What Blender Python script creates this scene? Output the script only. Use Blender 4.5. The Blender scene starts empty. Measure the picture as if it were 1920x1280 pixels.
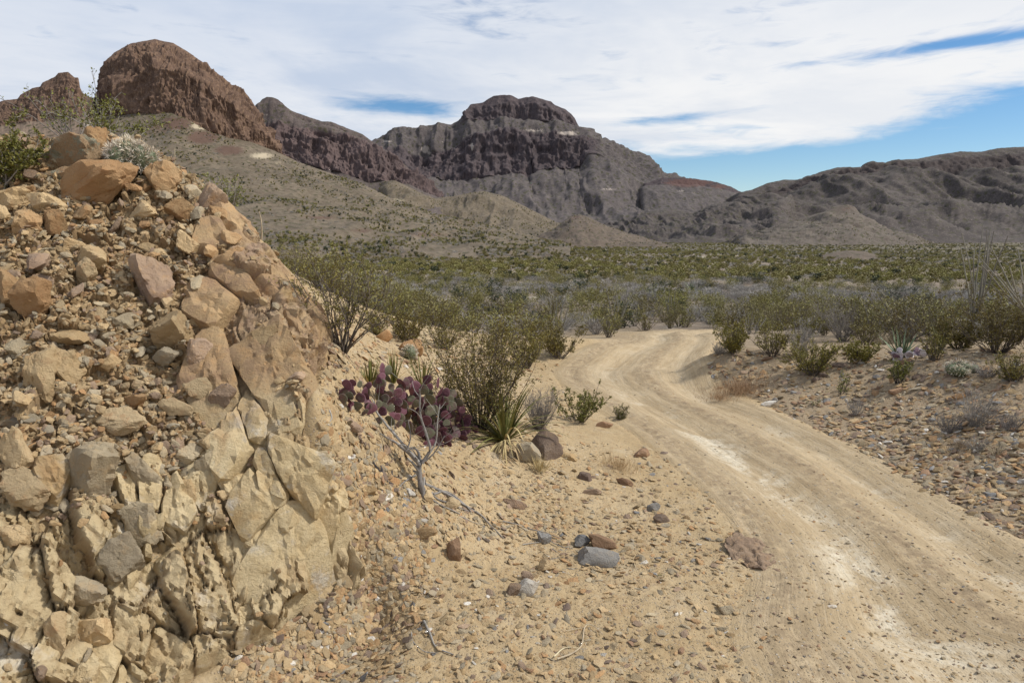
import bpy, math, random
import numpy as np
from math import radians, sin, cos, tan, atan, pi

random.seed(7)
RNG = np.random.default_rng(11)
scene = bpy.context.scene
C = scene.collection

# ------------------------------------------------------------------ camera
EYE = 3.4
F = 1280.0                       # focal length in pixels of a 1920 wide frame (24 mm)
PITCH = atan((640 - 445) / F)
cam_d = bpy.data.cameras.new('camera')
cam_d.lens = 24.0
cam_d.sensor_width = 36.0
cam_d.clip_start = 0.1
cam_d.clip_end = 30000
cam = bpy.data.objects.new('camera', cam_d)
cam.location = (0, 0, EYE)
cam.rotation_euler = (pi / 2 - PITCH, 0, 0)
C.objects.link(cam)
scene.camera = cam

# gaps in the cloud layer: azimuth, elevation, half width, half height (radians), tilt, strength
GAPS = [(0.44, 0.088, 0.52, 0.033, 0.04, 1.40), (0.70, 0.160, 0.17, 0.022, 0.06, 0.85), (0.56, 0.222, 0.20, 0.009, 0.03, 0.62), (0.70, 0.256, 0.09, 0.016, 0.05, 0.6),
        (-0.15, 0.176, 0.11, 0.014, -0.04, 0.60), (0.27, 0.163, 0.13, 0.007, 0.06, 0.5), (0.95, 0.12, 0.3, 0.05, 0.0, 0.9)]

# ------------------------------------------------------------------ light
SUN_EL, SUN_AZ = radians(48), radians(92)      # azimuth clockwise from +Y
sun_d = bpy.data.lights.new('sun', 'SUN')
sun_d.energy = 3.6
sun_d.angle = radians(5)
sun_d.color = (1.0, 0.95, 0.86)
sun = bpy.data.objects.new('sun', sun_d)
sun.rotation_euler = (pi / 2 - SUN_EL, 0, -SUN_AZ + pi)
C.objects.link(sun)
vs = scene.view_settings
vs.view_transform = 'Standard'
vs.look = 'None'
vs.exposure = 0.12
vs.gamma = 1.0
vs.use_curve_mapping = False
scene.cycles.max_bounces = 5
scene.cycles.diffuse_bounces = 3
scene.cycles.transparent_max_bounces = 6


class NT:
    """small helper to write node trees"""
    def __init__(s, tree):
        s.t = tree
        tree.nodes.clear()

    def n(s, kind, **kw):
        nd = s.t.nodes.new(kind)
        for k, v in kw.items():
            if k == 'ins':
                for i, x in v.items():
                    s.set(nd, i, x)
            else:
                setattr(nd, k, v)
        return nd

    def set(s, nd, i, x):
        sock = nd.inputs[i]
        if isinstance(x, bpy.types.NodeSocket):
            s.t.links.new(x, sock)
        else:
            if isinstance(x, (tuple, list)) and len(x) == 3 and sock.type == 'RGBA':
                x = (*x, 1)
            sock.default_value = x

    def math(s, op, a, b=0.0, c=0.0, clamp=False):
        nd = s.n('ShaderNodeMath', operation=op, use_clamp=clamp)
        s.set(nd, 0, a); s.set(nd, 1, b); s.set(nd, 2, c)
        return nd.outputs[0]

    def vmath(s, op, a, b=(0, 0, 0)):
        nd = s.n('ShaderNodeVectorMath', operation=op)
        s.set(nd, 0, a); s.set(nd, 1, b)
        return nd.outputs[0]

    def mix(s, f, a, b, blend='MIX'):
        nd = s.n('ShaderNodeMix', data_type='RGBA', blend_type=blend, clamp_factor=True)
        s.set(nd, 0, f); s.set(nd, 6, a); s.set(nd, 7, b)
        return nd.outputs[2]

    def noise(s, vec, scale, detail=3.0, rough=0.55, dist=0.0, col=False):
        nd = s.n('ShaderNodeTexNoise')
        s.set(nd, 'Vector', vec); s.set(nd, 'Scale', scale)
        s.set(nd, 'Detail', detail); s.set(nd, 'Roughness', rough); s.set(nd, 'Distortion', dist)
        return nd.outputs[1 if col else 0]

    def voro(s, vec, scale, feature='F1', out=0, rnd=1.0):
        nd = s.n('ShaderNodeTexVoronoi', feature=feature)
        s.set(nd, 'Vector', vec); s.set(nd, 'Scale', scale); s.set(nd, 'Randomness', rnd)
        return nd.outputs[out]

    def ramp(s, f, lo, hi):
        nd = s.n('ShaderNodeMapRange', clamp=True)
        s.set(nd, 0, f); s.set(nd, 1, lo); s.set(nd, 2, hi)
        return nd.outputs[0]

    def smooth(s, f, lo, hi):
        nd = s.n('ShaderNodeMapRange', interpolation_type='SMOOTHSTEP', clamp=True)
        s.set(nd, 0, f); s.set(nd, 1, lo); s.set(nd, 2, hi)
        return nd.outputs[0]

    def attr(s, name, out=2):
        nd = s.n('ShaderNodeAttribute', attribute_name=name)
        return nd.outputs[out]

    def bump(s, h, strength, dist, normal=None):
        nd = s.n('ShaderNodeBump')
        s.set(nd, 'Height', h); s.set(nd, 'Strength', strength); s.set(nd, 'Distance', dist)
        if normal is not None:
            s.set(nd, 'Normal', normal)
        return nd.outputs[0]


# ------------------------------------------------------------------ sky
world = bpy.data.worlds.new('World')
scene.world = world
world.use_nodes = True
nt = NT(world.node_tree)
tc = nt.n('ShaderNodeTexCoord').outputs['Generated']
sky = nt.n('ShaderNodeTexSky', sky_type='NISHITA', sun_disc=False)
sky.sun_elevation = SUN_EL
sky.sun_rotation = SUN_AZ
sky.altitude = 900
sky.air_density = 1.0
sky.dust_density = 0.35
sky.ozone_density = 2.2
hs = nt.n('ShaderNodeHueSaturation', ins={'Saturation': 1.27, 'Value': 1.0, 'Color': sky.outputs[0]})
sep = nt.n('ShaderNodeSeparateXYZ', ins={0: tc})
X_, Y_, Z_ = sep.outputs
# azimuth from the road's direction (0 = ahead, + to the right), elevation
az = nt.math('ARCTAN2', X_, Y_)
el = nt.math('ARCSINE', Z_)
# cloud layer seen in perspective: stretched along the horizon
den = nt.math('ADD', nt.math('MAXIMUM', Z_, 0.0), 0.06)
px = nt.math('DIVIDE', X_, den)
py = nt.math('DIVIDE', Y_, den)
pv = nt.n('ShaderNodeCombineXYZ', ins={0: px, 1: py, 2: 0.0}).outputs[0]
streak = nt.n('ShaderNodeCombineXYZ', ins={0: nt.math('MULTIPLY', az, 3.6), 1: nt.math('MULTIPLY', el, 19.0), 2: nt.math('MULTIPLY', az, 0.7)}).outputs[0]
n1 = nt.noise(pv, 0.55, 6.0, 0.6, 0.6)
n2 = nt.noise(streak, 1.0, 7.0, 0.58, 0.5)
n3 = nt.noise(streak, 3.2, 5.0, 0.6, 0.7)
cov = nt.math('ADD', nt.math('MULTIPLY', nt.math('SUBTRACT', n2, 0.5), 1.45), nt.math('MULTIPLY', nt.math('SUBTRACT', n3, 0.5), 0.8))


def band(a0, e0, ra, re, tilt, amp):
    """a gap in the cloud layer: centre azimuth, elevation, half sizes (radians)"""
    da = nt.math('SUBTRACT', az, a0)
    de = nt.math('SUBTRACT', nt.math('SUBTRACT', el, e0), nt.math('MULTIPLY', da, tilt))
    q = nt.math('ADD', nt.math('POWER', nt.math('ABSOLUTE', nt.math('DIVIDE', da, ra)), 2.0),
                nt.math('POWER', nt.math('ABSOLUTE', nt.math('DIVIDE', de, re)), 2.0))
    return nt.math('MULTIPLY', nt.math('EXPONENT', nt.math('MULTIPLY', q, -1.0)), amp)


gap = 0.0
for g in GAPS:
    gap = nt.math('ADD', gap, band(*g))
cover = nt.math('SUBTRACT', nt.math('ADD', cov, 0.62), gap)
mask = nt.smooth(cover, -0.04, 0.56)
# grey bellies of the layer, smooth and large
grey = nt.smooth(nt.math('ADD', n1, nt.math('MULTIPLY', nt.math('SUBTRACT', n2, 0.5), 0.5)), 0.36, 0.66)
cl_col = nt.mix(nt.math('MULTIPLY', grey, nt.ramp(az, 0.75, -0.15)), (1.0, 1.0, 1.0), (0.62, 0.70, 0.83))
# the layer is thickest overhead and thins towards the right of the road
thick = nt.math('ADD', nt.smooth(el, 0.12, 0.42), nt.math('MULTIPLY', nt.smooth(az, 0.25, -0.45), 0.9))
cl_col = nt.mix(nt.math('MULTIPLY', thick, 0.44), cl_col, (0.57, 0.67, 0.85))
cl_col = nt.mix(nt.math('MULTIPLY', nt.smooth(el, 0.35, 1.0), 0.9), cl_col, (0.46, 0.50, 0.58))
bg_sky = nt.n('ShaderNodeBackground', ins={'Color': hs.outputs[0], 'Strength': 0.108})
bg_cl = nt.n('ShaderNodeBackground', ins={'Color': cl_col, 'Strength': 0.86})
mx = nt.n('ShaderNodeMixShader', ins={0: mask, 1: bg_sky.outputs[0], 2: bg_cl.outputs[0]})
nt.n('ShaderNodeOutputWorld', ins={0: mx.outputs[0]})

# ------------------------------------------------------------------ noise in numpy
def _hash(ix, iy, iz, seed):
    h = (ix.astype(np.int64) * 374761393 + iy.astype(np.int64) * 668265263 + iz.astype(np.int64) * 2147483647 + seed * 1274126177) & 0xFFFFFFFF
    h = ((h ^ (h >> 13)) * 1274126177) & 0xFFFFFFFF
    h = ((h ^ (h >> 16)) * 2246822519) & 0xFFFFFFFF
    return (h ^ (h >> 15)) & 0xFFFFFFFF


def vnoise(p, seed=0):
    """smooth value noise in -1..1 at points p (n,3)"""
    f0 = np.floor(p)
    f = p - f0
    i = f0.astype(np.int64)
    w = f * f * f * (f * (f * 6 - 15) + 10)
    out = 0
    for dx in (0, 1):
        wx = w[:, 0] if dx else 1 - w[:, 0]
        for dy in (0, 1):
            wy = w[:, 1] if dy else 1 - w[:, 1]
            for dz in (0, 1):
                wz = w[:, 2] if dz else 1 - w[:, 2]
                v = _hash(i[:, 0] + dx, i[:, 1] + dy, i[:, 2] + dz, seed) / 2147483647.5 - 1.0
                out = out + wx * wy * wz * v
    return out


def fbm(p, octaves=4, seed=0, gain=0.5, ridged=False):
    a, s, tot = 1.0, 0.0, 0.0
    q = np.array(p, float)
    for o in range(octaves):
        v = vnoise(q, seed + o * 17)
        if ridged:
            v = 1 - 2 * np.abs(v)
        s = s + a * v
        tot += a
        a *= gain
        q = q * 2.03 + 11.7
    return s / tot


def cells(p, seed=0):
    """Voronoi: nearest and second distance, id hash (0..1) and the offset to the nearest seed"""
    i0 = np.floor(p).astype(np.int64)
    f1 = np.full(len(p), 9.0); f2 = np.full(len(p), 9.0)
    idh = np.zeros(len(p)); off = np.zeros_like(p)
    for dx in (-1, 0, 1):
        for dy in (-1, 0, 1):
            for dz in (-1, 0, 1):
                ix, iy, iz = i0[:, 0] + dx, i0[:, 1] + dy, i0[:, 2] + dz
                h1 = _hash(ix, iy, iz, seed) / 4294967295.0
                h2 = _hash(ix, iy, iz, seed + 101) / 4294967295.0
                h3 = _hash(ix, iy, iz, seed + 202) / 4294967295.0
                s = np.stack([ix + h1, iy + h2, iz + h3], 1)
                dv = p - s
                d = np.sqrt((dv * dv).sum(1))
                near = d < f1
                f2 = np.where(near, f1, np.minimum(f2, d))
                idh = np.where(near, _hash(ix, iy, iz, seed + 303) / 4294967295.0, idh)
                off[near] = dv[near]
                f1 = np.where(near, d, f1)
    return f1, f2, idh, off


def sstep(x, a, b):
    t = np.clip((x - a) / (b - a), 0, 1)
    return t * t * (3 - 2 * t)


# ------------------------------------------------------------------ geometry helpers
def tv(v):
    """downward slope (z drop per metre of Y) of the line of sight through picture row v"""
    return np.tan(PITCH + np.arctan((np.asarray(v, float) - 640) / F))


def at_depth(u, v, Y):
    b = (np.asarray(v, float) - 640) / F
    a = (np.asarray(u, float) - 960) / F
    X = Y * a / (cos(PITCH) - b * sin(PITCH))
    return np.stack(np.broadcast_arrays(X, Y, EYE - Y * tv(v)), -1).astype(float)


def project(P):
    d = np.asarray(P, float) - np.array([0, 0, EYE])
    fw = d[..., 1] * cos(PITCH) - d[..., 2] * sin(PITCH)
    up = d[..., 1] * sin(PITCH) + d[..., 2] * cos(PITCH)
    fw = np.where(fw < 0.05, 0.05, fw)
    return 960 + F * d[..., 0] / fw, 640 - F * up / fw


def new_mesh(name, V, faces, smooth=True, attrs=None, mat=None, crisp=0):
    """faces: (n,k) int array, or a list of such arrays"""
    V = np.asarray(V, np.float32)
    fl = [np.asarray(f) for f in (faces if isinstance(faces, list) else [faces]) if len(f)]
    m = bpy.data.meshes.new(name)
    m.vertices.add(len(V))
    m.vertices.foreach_set('co', V.ravel())
    nl = sum(f.size for f in fl)
    npoly = sum(len(f) for f in fl)
    m.loops.add(nl)
    m.loops.foreach_set('vertex_index', np.concatenate([f.ravel() for f in fl]).astype(np.int32))
    m.polygons.add(npoly)
    starts, s = [], 0
    for f in fl:
        k = f.shape[1]
        starts.append(s + np.arange(len(f)) * k)
        s += f.size
    m.polygons.foreach_set('loop_start', np.concatenate(starts).astype(np.int32))
    m.polygons.foreach_set('use_smooth', np.full(npoly, smooth))
    m.update(calc_edges=True)
    m.validate()
    for k, a in (attrs or {}).items():
        a = np.asarray(a, np.float32)
        if a.ndim == 1:
            at = m.attributes.new(k, 'FLOAT', 'POINT')
            at.data.foreach_set('value', a)
        else:
            at = m.attributes.new(k, 'FLOAT_COLOR', 'POINT')
            at.data.foreach_set('color', np.concatenate([a, np.ones((len(a), 1), np.float32)], 1).ravel())
    if mat is not None:
        m.materials.append(mat)
    if crisp:
        m.set_sharp_from_angle(angle=radians(crisp))
    return m


def link(name, mesh, parent=None, loc=None, **props):
    o = bpy.data.objects.new(name, mesh)
    C.objects.link(o)
    if parent is not None:
        o.parent = parent
    if loc is not None:
        o.location = loc
    for k, v in props.items():
        if v is not None:
            o[k] = v
    return o


def grid_faces(nr, nc):
    i = np.arange(nr * nc).reshape(nr, nc)
    return np.stack([i[:-1, :-1].ravel(), i[:-1, 1:].ravel(), i[1:, 1:].ravel(), i[1:, :-1].ravel()], 1)


def grid_normals(P):
    """P (nr,nc,3)"""
    du = np.gradient(P, axis=1)
    dv = np.gradient(P, axis=0)
    n = np.cross(du, dv)
    n /= np.linalg.norm(n, axis=-1, keepdims=True) + 1e-12
    n[n[..., 2] < 0] *= -1
    return n


def material(name, rough=0.9):
    m = bpy.data.materials.new(name)
    m.use_nodes = True
    t = NT(m.node_tree)
    b = t.n('ShaderNodeBsdfPrincipled')
    b.inputs['Roughness'].default_value = rough
    b.inputs['Specular IOR Level'].default_value = 0.25
    t.n('ShaderNodeOutputMaterial', ins={0: b.outputs[0]})
    t.b = b
    return m, t

# ------------------------------------------------------------------ shape of the land
# control points: picture column, row and either height z or distance Y
CP_Z = [(1450, 1280, 0), (1920, 1280, 0), (1200, 1280, 0), (900, 1280, 0), (700, 1280, 0.0), (1920, 1100, 0),
        (1600, 1100, 0), (1300, 1100, .04), (1000, 1100, .1), (760, 1150, .06), (1800, 950, 0), (1500, 900, 0),
        (1300, 900, .05), (1650, 870, 0), (1250, 850, 0), (1400, 780, 0), (1180, 790, 0), (1250, 730, 0),
        (1060, 700, 0), (1150, 700, 0), (1290, 690, 0), (1200, 650, 0), (1330, 632, 0), (1120, 640, .25),
        (880, 1010, .28), (1000, 880, .34), (790, 900, .85), (720, 1000, .62), (750, 800, 1.0), (870, 800, .8),
        (650, 740, 1.42), (940, 850, .52), (1000, 800, .42), (720, 660, 1.15), (780, 650, .85), (850, 700, .6),
        (1000, 740, .22), (1100, 950, .14), (770, 1080, .22), (735, 1105, .16), (840, 1060, .24), (720, 1060, .36), (1330, 722, 0.0), (1420, 745, .06), (1500, 792, .02), (1600, 838, .03),
        (1750, 905, .02), (1900, 985, .03)]
CP_Y = [(700, 1135, 5.9), (600, 800, 6.0), (560, 720, 6.3), (500, 600, 6.8), (560, 560, 7.6), (500, 490, 7.8),
        (430, 410, 8.2), (640, 662, 8.0), (700, 730, 8.7), (350, 340, 8.6), (170, 262, 9.0), (0, 350, 9.0),
        (200, 400, 7.8), (50, 450, 7.2), (250, 500, 7.2), (400, 500, 7.5), (50, 600, 6.2), (250, 620, 6.5),
        (400, 650, 6.6), (450, 760, 6.2), (50, 750, 5.6), (250, 800, 5.8), (400, 850, 5.8), (50, 900, 5.1),
        (250, 950, 5.35), (450, 950, 5.6), (560, 1000, 5.65), (50, 1050, 4.75), (250, 1100, 5.0), (450, 1120, 5.3),
        (600, 1150, 5.5), (50, 1200, 4.5), (250, 1240, 4.7), (450, 1230, 5.0), (0, 1280, 4.3), (350, 1280, 4.78),
        (650, 870, 6.1), (690, 960, 6.2), (-300, 300, 9.4), (-300, 700, 5.8), (-300, 1100, 4.6),
        # right-hand bank
        (1345, 662, 16.4), (1530, 700, 14.6), (1700, 700, 13.2), (1800, 690, 12.6), (1900, 650, 14.0),
        (1900, 750, 10.9), (1900, 850, 9.2), (1900, 930, 8.3), (1750, 800, 11.0), (1650, 765, 12.4),
        (1600, 650, 18.0), (1700, 640, 20.0), (1450, 652, 19.0), (1920, 612, 20.0)]
CP_W = [(-6, 12, 4.7), (-4.2, 11.2, 3.3), (-9, 15, 4.4), (-3, 12, 1.7), (-2.4, 9.4, 1.55), (-3.4, 10.6, 2.2), (-6, 18, 2.6),
        (-3, 16, 1.0), (-10, 25, .8), (0, 25, -.3), (-2.0, 14, .9), (20, 15, 1.0), (12, 26, .2), (5, 30, -.5), (12, 8, 1.0),
        (10, 4, .8), (0, 0, 0), (4, 0, 0), (-4, 0, .5), (2, -6, 0), (9, -1, .6), (-2, 2.6, .2), (-6, 3, 1.4),
        (-12, 8, 4.0), (-20, 20, 2.0), (20, 30, 0), (-15, 32, -.6), (2, 36, -.8), (30, 20, .6)]
_cp = [at_depth(u, v, (EYE - z) / tv(v)) for u, v, z in CP_Z] + [at_depth(u, v, Y) for u, v, Y in CP_Y] + [np.array(w, float) for w in CP_W]
_cp = np.array(_cp)
_cx, _cz = _cp[:, :2], _cp[:, 2]


def _phi(d2):
    return np.where(d2 < 1e-9, 0, 0.5 * d2 * np.log(d2 + 1e-9))


_n = len(_cp)
_K = _phi(((_cx[:, None] - _cx[None]) ** 2).sum(-1)) + np.eye(_n) * 0.004
_A = np.zeros((_n + 3, _n + 3))
_A[:_n, :_n] = _K
_A[:_n, _n] = 1; _A[_n, :_n] = 1
_A[:_n, _n + 1:] = _cx; _A[_n + 1:, :_n] = _cx.T
_w = np.linalg.solve(_A, np.concatenate([_cz, np.zeros(3)]))


def rbf(x, y):
    x = np.asarray(x, float); y = np.asarray(y, float)
    sh = x.shape
    q = np.stack([x.ravel(), y.ravel()], 1)
    out = np.zeros(len(q))
    for s in range(0, len(q), 40000):
        b = q[s:s + 40000]
        d2 = ((b[:, None] - _cx[None]) ** 2).sum(-1)
        out[s:s + 40000] = _phi(d2) @ _w[:_n] + _w[_n] + b @ _w[_n + 1:]
    return out.reshape(sh)


VR = np.array([0, 24, 35, 60, 120, 250, 500, 1000, 2500, 6000])
VZ = np.array([0, -.3, -.85, -1.95, -3.5, -5.2, -6.3, -6.9, -6.5, -6.0])


def valley(x, y):
    r = np.hypot(x, y)
    z = np.interp(r, VR, VZ)
    p = np.stack([x.ravel(), y.ravel(), np.zeros(x.size)], 1)
    b = 0.22 * fbm(p / 9.0, 3, 5) + 0.5 * fbm(p * [1 / 60., 1 / 26., 1], 3, 9) * np.clip(r.ravel() / 60, 0, 1) + 2.2 * fbm(p / 260., 3, 19) * np.clip((r.ravel() - 80) / 300, 0, 1)
    return z + b.reshape(x.shape)


def land(x, y):
    x = np.asarray(x, float); y = np.asarray(y, float)
    r = np.hypot(x, y)
    k = sstep(r, 23, 36)
    z = np.zeros(x.shape)
    near = r < 36.5
    if near.any():
        z[near] = rbf(x[near], y[near])
    far = r > 22.5
    v = np.zeros(x.shape)
    if far.any():
        v[far] = valley(x[far], y[far])
    return z * (1 - k) + v * k


# cached copy of the near land for quick look-ups
GX = np.arange(-16, 20.01, 0.08)
GY = np.arange(-2, 36.01, 0.08)
_gx, _gy = np.meshgrid(GX, GY)
_GZ = land(_gx, _gy)


def land_q(x, y):
    x = np.asarray(x, float); y = np.asarray(y, float)
    fx = np.clip((x - GX[0]) / 0.08, 0, len(GX) - 1.001); fy = np.clip((y - GY[0]) / 0.08, 0, len(GY) - 1.001)
    ix = fx.astype(int); iy = fy.astype(int)
    tx, ty = fx - ix, fy - iy
    z = (_GZ[iy, ix] * (1 - tx) + _GZ[iy, ix + 1] * tx) * (1 - ty) + (_GZ[iy + 1, ix] * (1 - tx) + _GZ[iy + 1, ix + 1] * tx) * ty
    out = (x < GX[0]) | (x > GX[-1]) | (y < GY[0]) | (y > GY[-1])
    if out.any():
        z = np.where(out, land(np.where(out, x, 0), np.where(out, y, 50)), z)
    return z


def hit(u, v, far=False):
    """the point of the land seen at picture position u, v (first crossing)"""
    Y = np.geomspace(3.0, 900.0 if far else 60.0, 2500)
    P = at_depth(u, v, Y)
    g = land_q(P[:, 0], P[:, 1])
    below = np.nonzero(P[:, 2] <= g)[0]
    k = below[0] if len(below) else len(Y) - 1
    return np.array([P[k, 0], P[k, 1], g[k]])


def hits(u, v):
    return np.array([hit(a, b) for a, b in zip(u, v)])


def land_normal(x, y, e=0.06):
    n = np.stack([-(land_q(x + e, y) - land_q(x - e, y)) / (2 * e), -(land_q(x, y + e) - land_q(x, y - e)) / (2 * e), np.ones(np.shape(x))], -1)
    return n / np.linalg.norm(n, axis=-1, keepdims=True)

# ------------------------------------------------------------------ materials of the land
def soil_nodes(t, P):
    """sandy dirt colour and height, P = position"""
    a = t.noise(P, 0.7, 5, 0.6)
    b = t.noise(P, 5.0, 5, 0.65)
    c = t.noise(P, 34.0, 4, 0.6)
    col = t.mix(t.ramp(a, 0.35, 0.65), (0.40, 0.300, 0.170), (0.485, 0.38, 0.235))
    col = t.mix(t.ramp(b, 0.52, 0.72), col, (0.34, 0.23, 0.12))
    col = t.mix(t.math('MULTIPLY', t.ramp(t.noise(P, 2.2, 4, 0.6), 0.56, 0.75), 0.7), col, (0.50, 0.42, 0.30))
    # fine grit of mixed colour
    v = t.n('ShaderNodeTexVoronoi', feature='F1', ins={'Vector': P, 'Scale': 42.0})
    grit = t.n('ShaderNodeSeparateColor', ins={0: v.outputs[1]})
    g = t.ramp(grit.outputs[0], 0.62, 0.66)
    near = t.ramp(v.outputs[0], 0.42, 0.30)
    gcol = t.mix(grit.outputs[1], (0.25, 0.18, 0.12), (0.52, 0.45, 0.36))
    col = t.mix(t.math('MULTIPLY', t.math('MULTIPLY', g, near), 0.75), col, gcol)
    col = t.mix(t.ramp(c, 0.3, 0.75), t.mix(0.32, col, (0.25, 0.165, 0.085)), col)
    h = t.math('ADD', t.math('MULTIPLY', b, 0.5), t.math('MULTIPLY', c, 0.3))
    h = t.math('ADD', h, t.math('MULTIPLY', t.math('MULTIPLY', g, near), 0.25))
    h = t.math('ADD', h, t.math('MULTIPLY', t.noise(P, 120.0, 3, 0.6), 0.12))
    return col, h


M_ground, t = material('ground_soil', 0.95)
P = t.n('ShaderNodeNewGeometry').outputs['Position']
col, h = soil_nodes(t, P)
# the right bank is mixed towards a darker brown
bank = t.attr('bank')
col = t.mix(t.math('MULTIPLY', t.smooth(t.math('ADD', bank, t.math('MULTIPLY', t.math('SUBTRACT', t.noise(P, 1.1, 5, 0.65), 0.5), 0.9)), 0.2, 0.9), 0.85), col, t.mix(t.noise(P, 3.0, 5, 0.7), (0.215, 0.16, 0.105), (0.385, 0.30, 0.205)))
zone = t.attr('zone')
vc = t.mix(t.ramp(t.noise(P, 0.12, 5, 0.65), 0.35, 0.65), (0.15, 0.115, 0.085), (0.26, 0.21, 0.16))
vc = t.mix(t.ramp(t.noise(P, 0.9, 5, 0.7), 0.5, 0.75), vc, (0.36, 0.32, 0.27))
vc = t.mix(t.ramp(t.noise(t.vmath('MULTIPLY', P, (0.012, 0.05, 1)), 1.0, 5, 0.7), 0.56, 0.64), vc, (0.44, 0.40, 0.34))
# shrub tufts too small to be seen singly, far out
sp = t.voro(P, 0.35)
vc = t.mix(t.math('MULTIPLY', t.ramp(sp, 0.42, 0.30), t.attr('far')), vc, (0.085, 0.082, 0.04))
vc = t.mix(t.math('MULTIPLY', t.attr('far'), 0.75), vc, t.mix(t.noise(P, 0.03, 5, 0.7), (0.095, 0.085, 0.052), (0.165, 0.14, 0.10)))
col = t.mix(zone, col, vc)
t.set(t.b, 'Base Color', col)
t.set(t.b, 'Normal', t.bump(h, 0.85, 0.05))

M_road, t = material('packed_road_dirt', 0.95)
P = t.n('ShaderNodeNewGeometry').outputs['Position']
scol, sh = soil_nodes(t, P)
W, S = t.attr('across'), t.attr('along')
RV = t.n('ShaderNodeCombineXYZ', ins={0: t.math('MULTIPLY', W, 3.0), 1: t.math('MULTIPLY', S, 0.22), 2: 0.0}).outputs[0]
lanes = t.noise(RV, 3.0, 5, 0.6, 0.4)
base = t.mix(t.ramp(lanes, 0.35, 0.65), (0.36, 0.270, 0.158), (0.49, 0.385, 0.245))
fs = t.noise(t.n('ShaderNodeCombineXYZ', ins={0: t.math('MULTIPLY', W, 60.0), 1: t.math('MULTIPLY', S, 1.3), 2: 0.0}).outputs[0], 1.0, 5, 0.7, 0.5)
base = t.mix(t.math('MULTIPLY', t.ramp(fs, 0.5, 0.72), 0.55), base, (0.27, 0.205, 0.13))
base = t.mix(t.math('MULTIPLY', t.ramp(fs, 0.5, 0.30), 0.4), base, (0.58, 0.50, 0.38))
base = t.mix(t.math('MULTIPLY', t.attr('clod'), t.ramp(t.noise(P, 7.0, 6, 0.75), 0.40, 0.60)), base, (0.255, 0.19, 0.12))
base = t.mix(t.math('MULTIPLY', t.ramp(t.noise(P, 26.0, 5, 0.7), 0.35, 0.7), 0.4), base, (0.30, 0.225, 0.14))
# pale chalky rock worn bare in the wheel tracks
tr = t.math('MULTIPLY', t.attr('track'), t.math('ADD', t.math('MULTIPLY', t.smooth(S, 21.0, 14.0), 0.7), 0.3))
patch = t.math('MULTIPLY', tr, t.smooth(t.noise(t.n('ShaderNodeCombineXYZ', ins={0: t.math('MULTIPLY', W, 4.0), 1: S, 2: 0.0}).outputs[0], 0.75, 6, 0.68, 0.8), 0.44, 0.60))
chalk = t.mix(t.noise(P, 14.0, 5, 0.7), (0.50, 0.43, 0.31), (0.74, 0.68, 0.56))
patch = t.math('MULTIPLY', patch, t.smooth(t.noise(P, 9.0, 6, 0.75), 0.30, 0.56))
base = t.mix(patch, base, chalk)
v = t.n('ShaderNodeTexVoronoi', feature='F1', ins={'Vector': P, 'Scale': 30.0})
sc = t.n('ShaderNodeSeparateColor', ins={0: v.outputs[1]})
pk = t.math('MULTIPLY', t.ramp(sc.outputs[0], 0.80, 0.83), t.ramp(v.outputs[0], 0.36, 0.26))
base = t.mix(t.math('MULTIPLY', pk, 0.8), base, t.mix(sc.outputs[1], (0.20, 0.15, 0.10), (0.5, 0.45, 0.38)))
edge = t.math('ADD', t.attr('edge'), t.math('MULTIPLY', t.math('SUBTRACT', t.noise(P, 2.5, 5, 0.65), 0.5), 0.9))
col = t.mix(t.smooth(edge, 0.25, 0.8), scol, base)
t.set(t.b, 'Base Color', col)
h = t.math('ADD', t.math('MULTIPLY', sh, 0.6), t.math('MULTIPLY', fs, 0.5))
h = t.math('ADD', h, t.math('MULTIPLY', pk, 0.2))
t.set(t.b, 'Normal', t.bump(h, 0.8, 0.045))


def rock_nodes(t, P, tint=None, warm=None):
    """weathered tan / orange / grey limestone"""
    a = t.noise(P, 1.3, 5, 0.6, 0.3)
    b = t.noise(P, 5.5, 6, 0.68, 0.2)
    c = t.noise(P, 28.0, 5, 0.7)
    col = t.mix(t.ramp(a, 0.36, 0.64), (0.36, 0.245, 0.125), (0.49, 0.375, 0.22))
    col = t.mix(t.math('MULTIPLY', t.ramp(b, 0.53, 0.70), 0.8), col, (0.36, 0.20, 0.095))
    col = t.mix(t.math('MULTIPLY', t.ramp(t.noise(P, 3.1, 5, 0.7), 0.58, 0.72), 0.85), col, (0.34, 0.32, 0.29))
    col = t.mix(t.math('MULTIPLY', t.ramp(c, 0.62, 0.78), 0.6), col, (0.15, 0.115, 0.085))
    h = t.math('ADD', t.math('MULTIPLY', b, 0.6), t.math('MULTIPLY', c, 0.3))
    h = t.math('ADD', h, t.math('MULTIPLY', t.noise(P, 95.0, 4, 0.7), 0.14))
    # fine fracture lines
    w = t.vmath('ADD', P, t.vmath('MULTIPLY', t.noise(P, 6.0, 3, 0.6, 0, True), (0.12, 0.12, 0.12)))
    cr = t.ramp(t.voro(w, 8.5, 'DISTANCE_TO_EDGE'), 0.0, 0.035)
    h = t.math('ADD', h, t.math('MULTIPLY', t.math('MULTIPLY', cr, t.smooth(t.noise(P, 2.4, 3, 0.6), 0.5, 0.65)), 0.10))
    return col, h


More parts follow.
